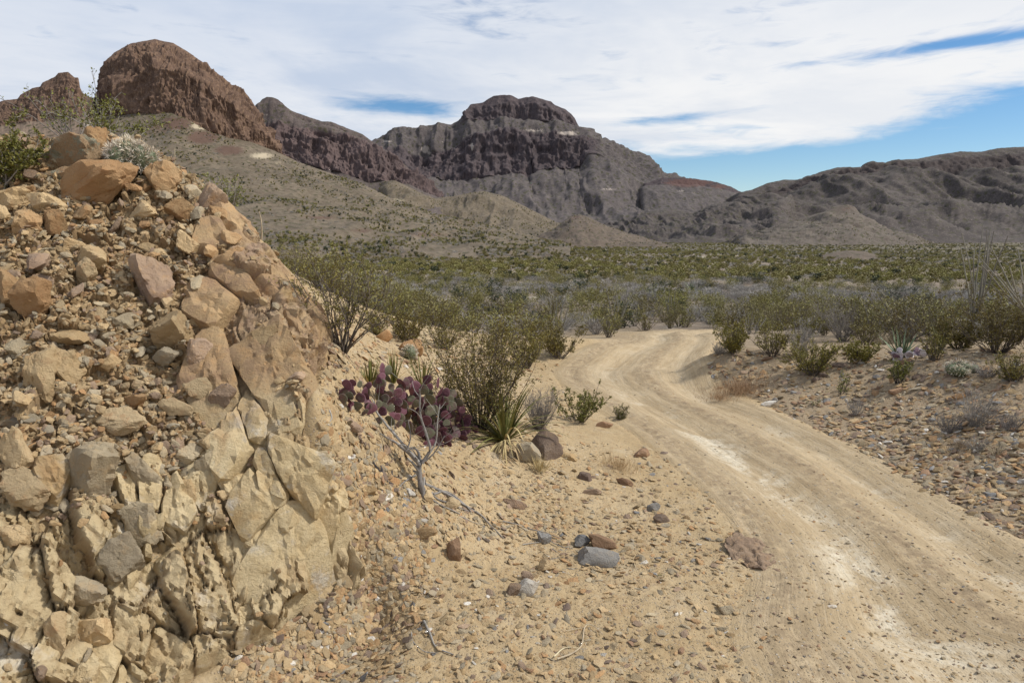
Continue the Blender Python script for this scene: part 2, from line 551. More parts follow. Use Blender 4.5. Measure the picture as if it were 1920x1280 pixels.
M_outcrop, t = material('outcrop_limestone', 0.92)
P = t.n('ShaderNodeNewGeometry').outputs['Position']
col, h = rock_nodes(t, P)
cream = t.mix(t.noise(P, 4.0, 6, 0.7, 0.4), (0.40, 0.30, 0.16), (0.61, 0.51, 0.335))
cream = t.mix(t.math('MULTIPLY', t.ramp(t.noise(P, 1.9, 5, 0.65), 0.55, 0.7), 0.7), cream, (0.44, 0.30, 0.15))
cream = t.mix(t.math('MULTIPLY', t.ramp(t.noise(P, 11.0, 5, 0.7), 0.56, 0.72), 0.55), cream, (0.30, 0.225, 0.14))
cream = t.mix(t.math('MULTIPLY', t.ramp(t.noise(P, 2.7, 4, 0.6), 0.60, 0.72), 0.8), cream, (0.66, 0.62, 0.54))
col = t.mix(t.attr('cream'), col, cream)
pur = t.mix(t.noise(P, 7.0, 5, 0.7), (0.22, 0.155, 0.12), (0.42, 0.29, 0.20))
col = t.mix(t.math('MULTIPLY', t.attr('purple'), t.ramp(t.noise(P, 3.0, 5, 0.65), 0.35, 0.6)), col, pur)
# dirt that has gathered in the joints
col = t.mix(t.attr('joint'), col, (0.25, 0.17, 0.095))
t.set(t.b, 'Base Color', col)
t.set(t.b, 'Normal', t.bump(h, 0.85, 0.07))

# ------------------------------------------------------------------ road line
RL = [(1450, 1280), (1405, 1180), (1425, 1080), (1390, 1000), (1330, 930), (1265, 870), (1205, 815), (1142, 772), (1090, 742),
      (1052, 712), (1052, 690), (1095, 668), (1148, 650), (1188, 633)]
RR = [(2560, 1280), (2250, 1180), (2010, 1080), (1880, 1000), (1760, 930), (1655, 870), (1560, 825), (1465, 780), (1395, 752),
      (1335, 722), (1315, 695), (1322, 668), (1335, 648), (1345, 632)]


def resample(pts, n):
    pts = np.asarray(pts, float)
    # Catmull-Rom through the points
    p = np.concatenate([2 * pts[:1] - pts[1:2], pts, 2 * pts[-1:] - pts[-2:-1]])
    out = []
    for s in np.linspace(0, len(pts) - 1 - 1e-6, n):
        i = int(s); f = s - i
        a, b, c, d = p[i], p[i + 1], p[i + 2], p[i + 3]
        out.append(0.5 * (2 * b + (c - a) * f + (2 * a - 5 * b + 4 * c - d) * f * f + (3 * b - a - 3 * c + d) * f ** 3))
    return np.array(out)


def flat(u, v, z=0.0):
    return at_depth(u, v, (EYE - z) / tv(v))


_L = np.array([flat(*p)[:2] for p in RL]); _R = np.array([flat(*p)[:2] for p in RR])
# continue the road towards and behind the camera, and over the lip
_L = np.concatenate([[[1.7, -4], [1.75, 1.5]], _L, [[5.2, 27.5], [7.5, 31]]])
_R = np.concatenate([[[5.6, -4], [5.8, 1.5]], _R, [[7.6, 25.6], [9.8, 29]]])
NS, NW = 620, 84
RLs, RRs = resample(_L, NS), resample(_R, NS)
w = np.linspace(-0.10, 1.10, NW)
RX = RLs[:, None, 0] * (1 - w) + RRs[:, None, 0] * w
RY = RLs[:, None, 1] * (1 - w) + RRs[:, None, 1] * w
mid = (RLs + RRs) / 2
s_al = np.concatenate([[0], np.cumsum(np.hypot(*np.diff(mid, axis=0).T))])
width = np.hypot(*(RRs - RLs).T)
rz = land_q(RX, RY)
WW = np.broadcast_to(w, RX.shape)
SS = np.broadcast_to(s_al[:, None], RX.shape)
q = np.stack([RX.ravel(), RY.ravel(), 0 * RX.ravel()], 1)
wob = 0.035 * fbm(np.stack([SS.ravel() / 3.0, 0 * SS.ravel(), 0 * SS.ravel()], 1), 2, 3).reshape(RX.shape)
track = np.exp(-((WW + wob - 0.34) / 0.10) ** 2) + np.exp(-((WW + wob - 0.80) / 0.09) ** 2)
ruts = -0.075 * track + 0.045 * np.exp(-((WW + wob - 0.57) / 0.09) ** 2)
# tyre grooves along the road
ruts += 0.016 * fbm(np.stack([(WW + wob).ravel() * 34, SS.ravel() * 0.35, 0 * SS.ravel()], 1), 3, 8).reshape(RX.shape)
edge = np.clip(np.minimum(WW + 0.10, 1.10 - WW) / 0.16, 0, 1)
clod = np.exp(-((WW + wob - 0.57) / 0.07) ** 2) + np.exp(-((WW + wob - 0.08) / 0.07) ** 2)
relief = 0.034 * clod * fbm(q * 9, 4, 35).reshape(RX.shape) + 0.016 * fbm(q * 2.2, 3, 31).reshape(RX.shape) + 0.008 * fbm(q * 11, 3, 33).reshape(RX.shape)
RZ = rz + 0.03 + ruts + relief - 0.075 * (1 - sstep(edge, 0, 0.8))
tr2 = np.exp(-((WW + wob - 0.34) / 0.10) ** 2) + 0.5 * np.exp(-((WW + wob - 0.80) / 0.07) ** 2) + 0.03
road = link('dirt_road', new_mesh('dirt_road', np.stack([RX, RY, RZ], -1).reshape(-1, 3), grid_faces(NS, NW), True,
            dict(across=WW.ravel(), along=SS.ravel(), track=np.clip(tr2, 0, 1).ravel(), edge=edge.ravel(), clod=np.clip(clod, 0, 1).ravel()), M_road),
            kind='structure', label='pale rutted dirt road winding away to the valley', category='road')


def road_mask(x, y, grow=0.0):
    """1 on the road, 0 off it"""
    sh = np.shape(x)
    q = np.stack([np.ravel(x), np.ravel(y)], 1)
    out = np.zeros(len(q))
    sel = np.nonzero((q[:, 1] < 33) & (q[:, 1] > -6) & (np.abs(q[:, 0]) < 14))[0]
    m2 = mid[::4]; hw = width[::4] / 2
    ax = (RRs - RLs)[::4] / width[::4, None]
    for s in range(0, len(sel), 20000):
        b = q[sel[s:s + 20000]]
        d = b[:, None] - m2[None]
        k = (d ** 2).sum(-1).argmin(1)
        lat = np.hypot(*(b - m2[k]).T)
        lat2 = np.abs(((b - m2[k]) * ax[k]).sum(1))
        out[sel[s:s + 20000]] = sstep(-(np.maximum(lat2, lat * 0.7) - hw[k] - grow), -0.12, 0.12)
    return out.reshape(sh)


# ------------------------------------------------------------------ rock outcrop on the left
OUT_EDGE = [(350, 1300), (540, 1215), (640, 1165), (695, 1140), (706, 1095), (672, 1000), (628, 905), (606, 840), (596, 770), (620, 712), (650, 674)]
ox, oy = np.meshgrid(np.arange(-8.2, 0.3, 0.0145), np.arange(3.4, 11.0, 0.0145))
op = np.stack([hit(u, v)[:2] for u, v in OUT_EDGE])
poly = np.concatenate([op, [[-2.25, 9.3], [-3.4, 10.6], [-6.0, 11.5], [-9.5, 11.5], [-9.5, 2.5], [-3.0, 2.5]]])


def poly_dist(x, y, poly):
    """signed distance (positive inside)"""
    q = np.stack([x.ravel(), y.ravel()], 1)
    d = np.full(len(q), 1e9); ins = np.zeros(len(q), bool)
    for i in range(len(poly)):
        a, b = poly[i], poly[(i + 1) % len(poly)]
        ab = b - a
        tt = np.clip(((q - a) @ ab) / (ab @ ab), 0, 1)
        d = np.minimum(d, np.hypot(*(q - a - tt[:, None] * ab).T))
        c = ((a[1] > q[:, 1]) != (b[1] > q[:, 1]))
        xi = a[0] + (q[:, 1] - a[1]) * ab[0] / (ab[1] if abs(ab[1]) > 1e-9 else 1e-9)
        ins ^= c & (q[:, 0] < xi)
    return np.where(ins, d, -d).reshape(x.shape)


def seg_dist(u, v, line):
    d = np.full(u.shape, 1e9)
    for a, b in zip(line[:-1], line[1:]):
        a = np.array(a, float); b = np.array(b, float); ab = b - a
        tt = np.clip(((u - a[0]) * ab[0] + (v - a[1]) * ab[1]) / (ab @ ab), 0, 1)
        d = np.minimum(d, np.hypot(u - a[0] - tt * ab[0], v - a[1] - tt * ab[1]))
    return d


# ------------------------------------------------------------------ ground sheet
r = [0.4]
while r[-1] < 5200:
    x = r[-1]
    r.append(x + (max(0.014, min(x * x / 1950., 0.022 * x)) if 4.2 < x < 60 else (0.2 if x < 4.2 else 0.022 * x)))
r = np.array(r)
th = np.concatenate([np.arange(-180, -48, 6.0), np.arange(-48, 48.01, 0.19), np.arange(54, 181, 6.0)]) * pi / 180
TH, RR_ = np.meshgrid(th, r)
gx, gy = RR_ * np.sin(TH), RR_ * np.cos(TH)
gz = land(gx, gy)
q = np.stack([gx.ravel(), gy.ravel(), gz.ravel()], 1)
nearw = np.clip(1 - (RR_ - 22) / 14, 0, 1)
rm = road_mask(gx, gy)
def bank_weight(x, y, rm):
    return sstep(x - (0.20 * y + 0.2), 0.0, 2.4) * (np.hypot(x, y) < 40) * (1 - rm)


def near_relief(x, y, z, rm):
    """clods, small hollows and gullies of the dirt"""
    q = np.stack([np.ravel(x), np.ravel(y), np.ravel(z)], 1)
    sh = np.shape(x)
    bw = bank_weight(x, y, rm)
    nw = np.clip(1 - (np.hypot(x, y) - 22) / 14, 0, 1)
    dz = (0.024 * fbm(q * 3.1, 3, 41) + 0.015 * fbm(q * 13, 3, 43)).reshape(sh)
    dz = dz + bw * (0.05 * fbm(q * 1.3, 4, 45) + 0.03 * fbm(q * 6.0, 3, 47, ridged=True)).reshape(sh)
    return nw * (1 - rm) * dz - 0.09 * rm


bankw = bank_weight(gx, gy, rm)
gz = gz + near_relief(gx, gy, gz, rm)
# the ground stays under the bedrock of the outcrop
gz = gz - 0.22 * sstep(poly_dist(gx, gy, poly), 0.02, 0.25)
zone = sstep(RR_ + 5 * fbm(q / 7.0, 3, 51).reshape(gx.shape), 21, 33)
ground_attrs = dict(zone=zone.ravel(), bank=bankw.ravel(), far=sstep(RR_, 260, 700).ravel())
ground = link('ground', new_mesh('ground', np.stack([gx, gy, gz], -1).reshape(-1, 3), grid_faces(len(r), len(th))[:, ::-1], True, ground_attrs, M_ground),
              kind='structure', label='stony tan desert ground from the roadside to the hills', category='ground')


oz = land_q(ox, oy)
OP = np.stack([ox, oy, oz], -1)
ON = grid_normals(OP)
OU, OV = project(OP)                      # where the face lies, used to place its bands of rock
sd = poly_dist(ox, oy, poly)
inside = sstep(sd + 0.10 * fbm(OP.reshape(-1, 3) * 2.3, 3, 61).reshape(ox.shape), -0.02, 0.16)
pf = OP.reshape(-1, 3)
warp = np.stack([fbm(pf * 1.7, 3, 71), fbm(pf * 1.7, 3, 72), fbm(pf * 1.7, 3, 73)], 1)
slab = np.exp(-(seg_dist(OU, OV, [(440, 560), (458, 720), (512, 830), (564, 940), (622, 1040), (664, 1115)]) / np.interp(OV, [600, 800, 1000, 1100], [52, 56, 64, 70])) ** 2)
slab2 = np.exp(-(seg_dist(OU, OV, [(455, 470), (520, 580), (585, 680)]) / 42.0) ** 2)
slab3 = np.exp(-(seg_dist(OU, OV, [(540, 570), (590, 680), (612, 760)]) / 30.0) ** 2) * (1 - slab)
block = sstep(OV + 60 * warp[:, 0].reshape(ox.shape), 870, 990) * (1 - slab * 0.75)
rubble = np.clip(1 - block - slab - slab2 - slab3, 0, 1)
# direction of the bedding: down the slope, towards the road
bed = np.array([0.50, -0.52, -0.69]); bed /= np.linalg.norm(bed)
sx = np.cross(bed, [0.2, -0.6, 0.75]); sx /= np.linalg.norm(sx)
sy = np.cross(bed, sx)
lp = np.stack([pf @ bed, pf @ sx, pf @ sy], 1)
lw = lp + 0.10 * warp
a1, a2, aid, aoff = cells(lw / [0.60, 0.30, 0.5], 81)
b1, b2, bid, boff = cells((lw + 0.04 * np.roll(warp, 1, 1)) / [0.20, 0.115, 0.2], 83)
c1, c2, cid, coff = cells(pf / 0.105 + 0.3 * warp, 85)
d1, d2, did, doff = cells(pf / 0.26 + 0.5 * warp, 87)
sh = ox.shape


def facet(idh, off, k=0.9):
    """each cell of rock is a plane with a height and tilt of its own"""
    g = np.stack([np.sin(idh * 917.3), np.sin(idh * 1733.7), np.sin(idh * 2811.1)], 1)
    return ((np.sin(idh * 571.3) * 0.5) + k * (off * g).sum(1)).reshape(ox.shape)


e1, e2, eid, eoff = cells((lw + 0.02 * np.roll(warp, 2, 1)) / [0.10, 0.06, 0.10], 89)
crackA = (1 - sstep(a2 - a1, 0.0, 0.06)).reshape(sh)
crackB = (1 - sstep(b2 - b1, 0.0, 0.10)).reshape(sh)
crackE = (1 - sstep(e2 - e1, 0.0, 0.18)).reshape(sh)
fA, fB, fE = facet(aid, aoff), facet(bid, boff, .6), facet(eid, eoff, .6)
g1, g2, gid_, goff = cells(pf / 0.062 + 0.5 * warp, 79)
fG = facet(gid_, goff, 1.0)
fC, fD = facet(cid, coff), facet(did, doff)
big = fbm(pf * 0.9, 3, 91).reshape(sh)
fine = fbm(pf * 9.0, 4, 93).reshape(sh)
flute = fbm(lw / [1.1, 0.20, 0.20], 4, 95, ridged=True).reshape(sh)
grain = fbm(lw / [0.22, 0.05, 0.05], 3, 96).reshape(sh)
chunk = sstep(fbm(lw / [0.5, 0.5, 0.5], 2, 97).reshape(sh), -0.15, 0.2)
disp = 0.06 * big
disp += block * (0.01 + 0.13 * fA + 0.060 * fB + 0.018 * fE + 0.012 * fG - 0.06 * crackA - 0.025 * crackB * (0.3 + chunk) + 0.03 * flute)
disp += slab * (-0.04 + 0.03 * flute + 0.055 * fA + 0.022 * fB * chunk + 0.012 * fE + 0.009 * fG + 0.014 * grain - 0.045 * crackA - 0.02 * crackB * chunk)
disp += slab2 * (0.06 + 0.05 * flute + 0.08 * fA + 0.04 * fB + 0.015 * fE - 0.06 * crackA - 0.03 * crackB)
rib = fbm(lw / [0.8, 0.075, 0.075], 4, 98, ridged=True).reshape(sh)
disp += slab3 * (0.035 * rib + 0.05 * fB + 0.02 * fE - 0.035 * crackB + 0.012 * fG)
disp += rubble * (0.075 * fD + 0.05 * fB + 0.038 * fC + 0.014 * fE - 0.03 * crackB + 0.02 * fine - 0.02)
disp += 0.008 * fine + 0.005 * grain
dome_c = np.clip(1 - (c1 / 0.62) ** 2, 0, 1).reshape(sh)
# overhung ledges: the lower rim of some blocks steps out
lower = sstep(OV, 1040, 1150) * (OU < 720)
disp += block * 0.05 * lower
disp = disp * inside - 0.16 * (1 - inside) + 0.015
OD = OP + ON * disp[..., None]
keep = (sd > -0.35)
fi = grid_faces(*sh)
fi = fi[keep.ravel()[fi].all(1)]
used = np.unique(fi)
remap = np.full(keep.size, -1); remap[used] = np.arange(len(used))
creamw = np.clip(slab * 0.95 + block * 0.75 + 0.35 * sstep(OV, 700, 900) * (1 - rubble * 0.5), 0, 1) * sstep(OV + 70 * warp[:, 1].reshape(sh), 600, 800)
purple = np.clip(sstep(OU, 330, 470) * (1 - sstep(OV, 640, 830)), 0, 1) * 0.9
joint = np.clip(block * (0.12 + 0.7 * crackA + 0.5 * crackB) + slab * 0.3 + rubble * (0.35 + 0.5 * (1 - dome_c)), 0, 1) * 0.9
outcrop = link('rock_outcrop', new_mesh('rock_outcrop', OD.reshape(-1, 3)[used], remap[fi], True,
               dict(cream=creamw.ravel()[used], purple=purple.ravel()[used], joint=joint.ravel()[used]), M_outcrop, crisp=32),
               kind='structure', label='cracked cream and tan bedrock outcrop rising on the left of the road', category='rock outcrop')
# height of the finished outcrop for things lying on it
_OZ = np.where(keep, OD[..., 2], -99)


def top(x, y):
    """ground or bedrock, whichever is higher, plus the road"""
    x = np.asarray(x, float); y = np.asarray(y, float)
    z = land_q(x, y)
    near = (np.hypot(x, y) < 36) & (np.hypot(x, y) > 3)
    if x.ndim and near.any():
        rm_ = road_mask(x[near], y[near])
        z[near] += near_relief(x[near], y[near], z[near], rm_) + rm_ * 0.11
    elif not x.ndim:
        x1, y1 = np.atleast_1d(x), np.atleast_1d(y)
        rm_ = road_mask(x1, y1)
        z = float(z) + float((near_relief(x1, y1, np.atleast_1d(z), rm_) + rm_ * 0.11)[0])
    ix = np.round((x + 8.2) / 0.0145).astype(int); iy = np.round((y - 3.4) / 0.0145).astype(int)
    ok = (ix >= 0) & (ix < sh[1]) & (iy >= 0) & (iy < sh[0])
    zo = np.where(ok, _OZ[np.clip(iy, 0, sh[0] - 1), np.clip(ix, 0, sh[1] - 1)], -99)
    return np.maximum(z, zo)


def top_rough(x, y):
    """quick version of top() without the finest relief"""
    z = land_q(x, y)
    ix = np.round((x + 8.2) / 0.0145).astype(int); iy = np.round((y - 3.4) / 0.0145).astype(int)
    ok = (ix >= 0) & (ix < sh[1]) & (iy >= 0) & (iy < sh[0])
    zo = np.where(ok, _OZ[np.clip(iy, 0, sh[0] - 1), np.clip(ix, 0, sh[1] - 1)], -99)
    return np.maximum(z, zo)


def hit_top(u, v):
    Y = np.geomspace(3.0, 60.0, 2500)
    P = at_depth(u, v, Y)
    g = top_rough(P[:, 0], P[:, 1])
    below = np.nonzero(P[:, 2] <= g)[0]
    k = below[0] if len(below) else len(Y) - 1
    return np.array([P[k, 0], P[k, 1], g[k]])


# continuous colour of the jointed bedrock: pale cream below, tan and purple brown above
M_bed, t = material('jointed_limestone', 0.9)
P = t.n('ShaderNodeNewGeometry').outputs['Position']
rnd = t.n('ShaderNodeObjectInfo').outputs['Random']
a = t.noise(P, 1.6, 5, 0.62, 0.4)
cream = t.mix(t.ramp(t.noise(P, 4.0, 6, 0.7, 0.4), 0.3, 0.7), (0.40, 0.295, 0.155), (0.60, 0.495, 0.315))
cream = t.mix(t.math('MULTIPLY', t.ramp(a, 0.50, 0.64), 0.8), cream, (0.42, 0.275, 0.125))
cream = t.mix(t.math('MULTIPLY', t.ramp(t.noise(P, 2.7, 5, 0.65), 0.56, 0.68), 0.85), cream, (0.56, 0.53, 0.47))
cream = t.mix(t.math('MULTIPLY', t.ramp(t.noise(P, 3.3, 5, 0.7), 0.60, 0.72), 0.8), cream, (0.30, 0.28, 0.25))
upper = t.mix(t.ramp(t.noise(P, 3.0, 5, 0.65), 0.36, 0.6), (0.30, 0.195, 0.12), (0.43, 0.305, 0.17))
upper = t.mix(t.math('MULTIPLY', t.ramp(t.noise(P, 6.0, 5, 0.7), 0.5, 0.66), 0.8), upper, (0.43, 0.26, 0.13))
zz = t.n('ShaderNodeSeparateXYZ', ins={0: P}).outputs[2]
col = t.mix(t.smooth(t.math('ADD', zz, t.math('MULTIPLY', t.math('SUBTRACT', a, 0.5), 1.6)), 1.45, 2.3), cream, upper)
col = t.mix(t.math('MULTIPLY', t.ramp(t.noise(P, 30.0, 5, 0.7), 0.55, 0.75), 0.55), col, (0.20, 0.15, 0.10))
hv = t.n('ShaderNodeHueSaturation', ins={'Value': t.math('ADD', 0.87, t.math('MULTIPLY', rnd, 0.24)), 'Color': col})
t.set(t.b, 'Base Color', hv.outputs[0])
h = t.math('ADD', t.math('MULTIPLY', t.noise(P, 7.0, 6, 0.7), 0.5), t.math('MULTIPLY', t.noise(P, 34.0, 5, 0.75), 0.35))
t.set(t.b, 'Normal', t.bump(h, 0.9, 0.07))

# ------------------------------------------------------------------ mountains
def hill_material(name, rock_a, rock_b, soil_a, soil_b, streak, speck, scale, pale=(0.46, 0.42, 0.36), dark=(0.13, 0.07, 0.055)):
    m, t = material(name, 0.95)
    P = t.n('ShaderNodeNewGeometry').outputs['Position']
    Pv = t.vmath('MULTIPLY', P, (1, 1, 0.22))
    s = scale
    f1 = t.math('ADD', t.math('MULTIPLY', t.noise(Pv, s * 1.0, 6, 0.66, 0.6), 0.6), t.math('MULTIPLY', t.noise(Pv, s * 0.25, 5, 0.6, 0.4), 0.4))
    f2 = t.noise(Pv, s * 4.0, 5, 0.7, 0.3)
    rock = t.mix(t.ramp(f1, 0.34, 0.66), rock_a, rock_b)
    rock = t.mix(t.math('MULTIPLY', t.ramp(f2, 0.5, 0.72), 0.85), rock, streak)
    rock = t.mix(t.math('MULTIPLY', t.ramp(t.noise(P, s * 2.3, 5, 0.7), 0.56, 0.7), 0.6), rock, t.mix(0.5, rock_a, (0.05, 0.035, 0.035)))
    soil = t.mix(t.ramp(t.math('ADD', t.math('MULTIPLY', t.noise(P, s * 0.7, 6, 0.68), 0.5), t.math('MULTIPLY', t.noise(P, s * 0.12, 5, 0.65), 0.5)), 0.40, 0.60), soil_a, soil_b)
    soil = t.mix(t.math('MULTIPLY', t.ramp(t.noise(P, s * 6.0, 4, 0.7), 0.54, 0.7), 0.6), soil, t.mix(0.5, soil_b, (0.5, 0.45, 0.38)))
    # shrub dots
    v = t.n('ShaderNodeTexVoronoi', feature='F1', ins={'Vector': P, 'Scale': speck})
    dens = t.ramp(t.noise(P, s * 1.6, 5, 0.7), 0.40, 0.62)
    dot = t.ramp(t.math('SUBTRACT', v.outputs[0], t.math('MULTIPLY', dens, 0.24)), 0.24, 0.14)
    soil = t.mix(t.math('MULTIPLY', dot, 0.85), soil, (0.062, 0.062, 0.032))
    soil = t.mix(t.math('MULTIPLY', t.ramp(t.noise(P, s * 3.0, 5, 0.75), 0.60, 0.70), 0.55), soil, t.mix(0.6, rock_a, rock_b))
    soil = t.mix(t.math('MULTIPLY', t.ramp(t.noise(P, s * 1.3, 6, 0.75, 0.5), 0.50, 0.62), 0.65), soil, t.mix(0.35, rock_a, soil_a))
    soil = t.mix(t.math('MULTIPLY', t.ramp(t.noise(P, s * 2.1, 6, 0.75, 0.5), 0.56, 0.66), 0.5), soil, t.mix(0.5, soil_b, streak))
    k = t.math('ADD', t.attr('cliff'), t.math('MULTIPLY', t.math('SUBTRACT', t.noise(P, s * 2.0, 5, 0.7), 0.5), 0.9))
    col = t.mix(t.smooth(k, 0.35, 0.65), soil, rock)
    col = t.mix(t.smooth(t.math('ADD', t.attr('pale'), t.math('MULTIPLY', t.math('SUBTRACT', f2, 0.5), 1.0)), 0.42, 0.66), col, t.mix(f1, pale, t.mix(0.5, pale, (0.3, 0.24, 0.19))))
    col = t.mix(t.math('MULTIPLY', t.smooth(t.math('ADD', t.attr('dark'), t.math('MULTIPLY', t.math('SUBTRACT', t.noise(P, s * 2.5, 5, 0.7), 0.5), 1.2)), 0.35, 0.65), 0.85), col, t.mix(f2, dark, t.mix(0.4, dark, rock_b)))
    tone = {'mesa_rock': (.90, .87, .90), 'cliff_rock': (.92, .87, .88), 'ridge_soil': (.92, .89, .90), 'foothill_soil': (.90, .88, .86)}.get(name, (.92, .92, .92))
    col = t.mix(1.0, col, tone, 'MULTIPLY')
    t.set(t.b, 'Base Color', col)
    h = t.math('ADD', t.math('MULTIPLY', f2, t.math('ADD', t.math('MULTIPLY', t.attr('cliff'), 0.9), 0.1)), t.math('MULTIPLY', t.noise(P, s * 5.0, 5, 0.7), 0.4))
    h = t.math('ADD', h, t.math('MULTIPLY', dot, 0.05))
    t.set(t.b, 'Normal', t.bump(h, 0.8, 0.10 / scale))
    return m


def blob(U, V, L):
    o = np.zeros(U.shape)
    for (u, v, ru, rv, k) in L:
        o = np.maximum(o, k * np.exp(-((U - u) / ru) ** 2 - ((V - v) / rv) ** 2))
    return o


def loft(name, u0, u1, du, lines, mat, seed, back, flute=(26, .35), lump=(60, .15), pale=(), dark=(), label='', cat='hill', taper=(0, 0, 0, 0)):
    """a hill swept through its contour lines. lines: dict(pts=[(u,v[,Y])], Y, n = rows to the next line, cliff)"""
    us = np.arange(u0, u1 + .1, du)
    rows, cl = [], []
    L = []
    for ln in lines:
        p = np.array([(q[0], q[1], q[2] if len(q) > 2 else ln.get('Y', 0)) for q in ln['pts']], float)
        v = np.interp(us, p[:, 0], p[:, 1]); Y = np.interp(us, p[:, 0], p[:, 2])
        # the ends of the hill swing back behind its neighbours
        Y = Y * (1 + taper[0] * (1 - sstep(us, u0, u0 + max(taper[1], 1))) + taper[2] * sstep(us, u1 - max(taper[3], 1), u1))
        if ln.get('toe'):
            P = at_depth(us, v, Y)
            P[:, 2] = land(P[:, 0], P[:, 1]) - ln['toe']
        else:
            P = at_depth(us, v, Y)
        L.append(P)
    # back slope, out of sight
    bk = L[0].copy()
    bk = bk + np.stack([bk[:, 0] / bk[:, 1], np.ones(len(us)), np.zeros(len(us))], 1) * back
    bk[:, 2] = -30
    nb = 10
    for k in range(nb):
        f = 1 - k / nb
        rows.append(bk * f ** 1.0 + L[0] * (1 - f) + np.array([0, 0, 1.0]) * 0)
        cl.append(np.full(len(us), 0.4))
    for i in range(len(L) - 1):
        n = lines[i].get('n', 20)
        bulge = lines[i].get('bulge', 0.0)
        sag = lines[i].get('sag', 0.0)
        for k in range(n):
            f = k / n
            P = L[i] * (1 - f) + L[i + 1] * f
            ht = np.maximum(L[i][:, 2] - L[i + 1][:, 2], 0)
            P[:, 1] -= bulge * ht * sin(pi * f)
            P[:, 2] -= sag * ht * sin(pi * f)
            rows.append(P)
            c0 = lines[i].get('cliff', 0.0)
            cl.append(np.interp(us, [a_ for a_, _ in c0], [b_ for _, b_ in c0]) if isinstance(c0, list) else np.full(len(us), c0))
    rows.append(L[-1]); cl.append(np.full(len(us), 0.0))
    P = np.array(rows); CLF = np.array(cl)
    # soften the change between cliff and slope
    for _ in range(2):
        CLF[1:-1] = (CLF[:-2] + CLF[1:-1] + CLF[2:]) / 3
    n = grid_normals(P)
    n[:nb] = np.array([0, 0, 1.0])
    Y0 = float(np.median(P[nb, :, 1]))
    m = Y0 / F                                    # metres per picture pixel at that distance
    q = P.reshape(-1, 3)
    shp = P.shape[:2]
    fl, fa = flute; lu, la = lump
    lat = q.copy(); lat[:, 2] *= 0.25
    wv = np.stack([vnoise(q / (fl * m * 1.3), seed + 5), vnoise(q / (fl * m * 1.3), seed + 6), 0 * q[:, 0]], 1)
    d1 = fbm(lat / (fl * m) + 0.35 * wv, 5, seed, 0.55, ridged=True).reshape(shp)
    d1b = fbm(lat / (fl * m / 3.4) + 0.2 * wv + 9, 4, seed + 3, 0.6, ridged=True).reshape(shp)
    led = fbm(q / np.array([fl * m * 2.5, fl * m * 2.5, fl * m * 0.3]), 3, seed + 4).reshape(shp)
    d2 = fbm(q / (lu * m), 5, seed + 40, 0.5).reshape(shp)
    d3 = fbm(q / (5.0 * m), 3, seed + 60, 0.55).reshape(shp)
    gul = fbm(np.stack([q[:, 0], q[:, 1] * 0.35, q[:, 2] * 0.3], 1) / (lu * m * 0.75), 4, seed + 80, 0.5, ridged=True).reshape(shp)
    below = np.clip((np.arange(shp[0]) - nb) / 14.0, 0.0, 1)[:, None]
    toe_f = np.clip((shp[0] - 1 - np.arange(shp[0])) / 8.0, 0, 1)[:, None]
    fold = fbm(np.stack([q[:, 0], q[:, 1] * .5, q[:, 2] * .6], 1) / (lu * m * .3), 4, seed + 90, .6, ridged=True).reshape(shp)
    D = ((1 - CLF) * la * lu * m * 0.13 * fold + CLF * fa * fl * m * (d1 - 0.1 + 0.5 * d1b + 0.22 * led) + (1 - CLF) * (la * lu * m * (0.55 * gul + 0.3 * d2)) + 0.5 * m * d3 + CLF * 1.1 * m * d3) * toe_f
    nh = n.copy()
    P = P + nh * (D * below)[..., None]
    below = np.clip((np.arange(shp[0]) - nb) / 12.0, 0.0, 1)[:, None]
    P[nb - 1:nb + 3, :, 2] += ((0.4 * d3 + 0.2 * d1 * CLF[nb + 2]) * 1.7 * m)[nb - 1:nb + 3]
    U, V = project(P)
    att = dict(cliff=CLF.ravel(), pale=blob(U, V, pale).ravel(), dark=blob(U, V, dark).ravel())
    return link(name, new_mesh(name, P.reshape(-1, 3), grid_faces(*shp), True, att, mat), kind='structure', label=label, category=cat)


M_dome = hill_material('dome_rock', (0.072, 0.045, 0.036), (0.195, 0.125, 0.090), (0.165, 0.12, 0.088), (0.235, 0.175, 0.13), (0.36, 0.235, 0.145), 0.20, 0.22)
M_mesa = hill_material('mesa_rock', (0.044, 0.038, 0.042), (0.108, 0.090, 0.092), (0.082, 0.073, 0.070), (0.128, 0.114, 0.108), (0.175, 0.13, 0.122), 0.05, 0.036)  # far mountain rock and soil colours darkened to carry the cloud shadow
M_cone = hill_material('cliff_rock', (0.060, 0.047, 0.048), (0.145, 0.111, 0.106), (0.074, 0.062, 0.057), (0.120, 0.102, 0.093), (0.205, 0.148, 0.132), 0.08, 0.065)
M_foot = hill_material('foothill_soil', (0.095, 0.062, 0.047), (0.165, 0.12, 0.09), (0.112, 0.092, 0.066), (0.200, 0.164, 0.120), (0.15, 0.105, 0.075), 0.22, 0.22, pale=(0.50, 0.44, 0.32), dark=(0.095, 0.052, 0.042))
M_right = hill_material('ridge_soil', (0.042, 0.036, 0.036), (0.085, 0.070, 0.066), (0.062, 0.054, 0.050), (0.110, 0.096, 0.088), (0.105, 0.078, 0.068), 0.075, 0.045)  # cloud shadow on the ridge is put into this lowered albedo
M_mid = hill_material('low_hill_soil', (0.085, 0.062, 0.052), (0.14, 0.108, 0.088), (0.100, 0.081, 0.067), (0.160, 0.134, 0.11), (0.16, 0.11, 0.085), 0.11, 0.09)
M_mound = hill_material('brown_mound_soil', (0.078, 0.055, 0.044), (0.125, 0.09, 0.068), (0.100, 0.075, 0.058), (0.155, 0.12, 0.09), (0.13, 0.09, 0.066), 0.18, 0.16)

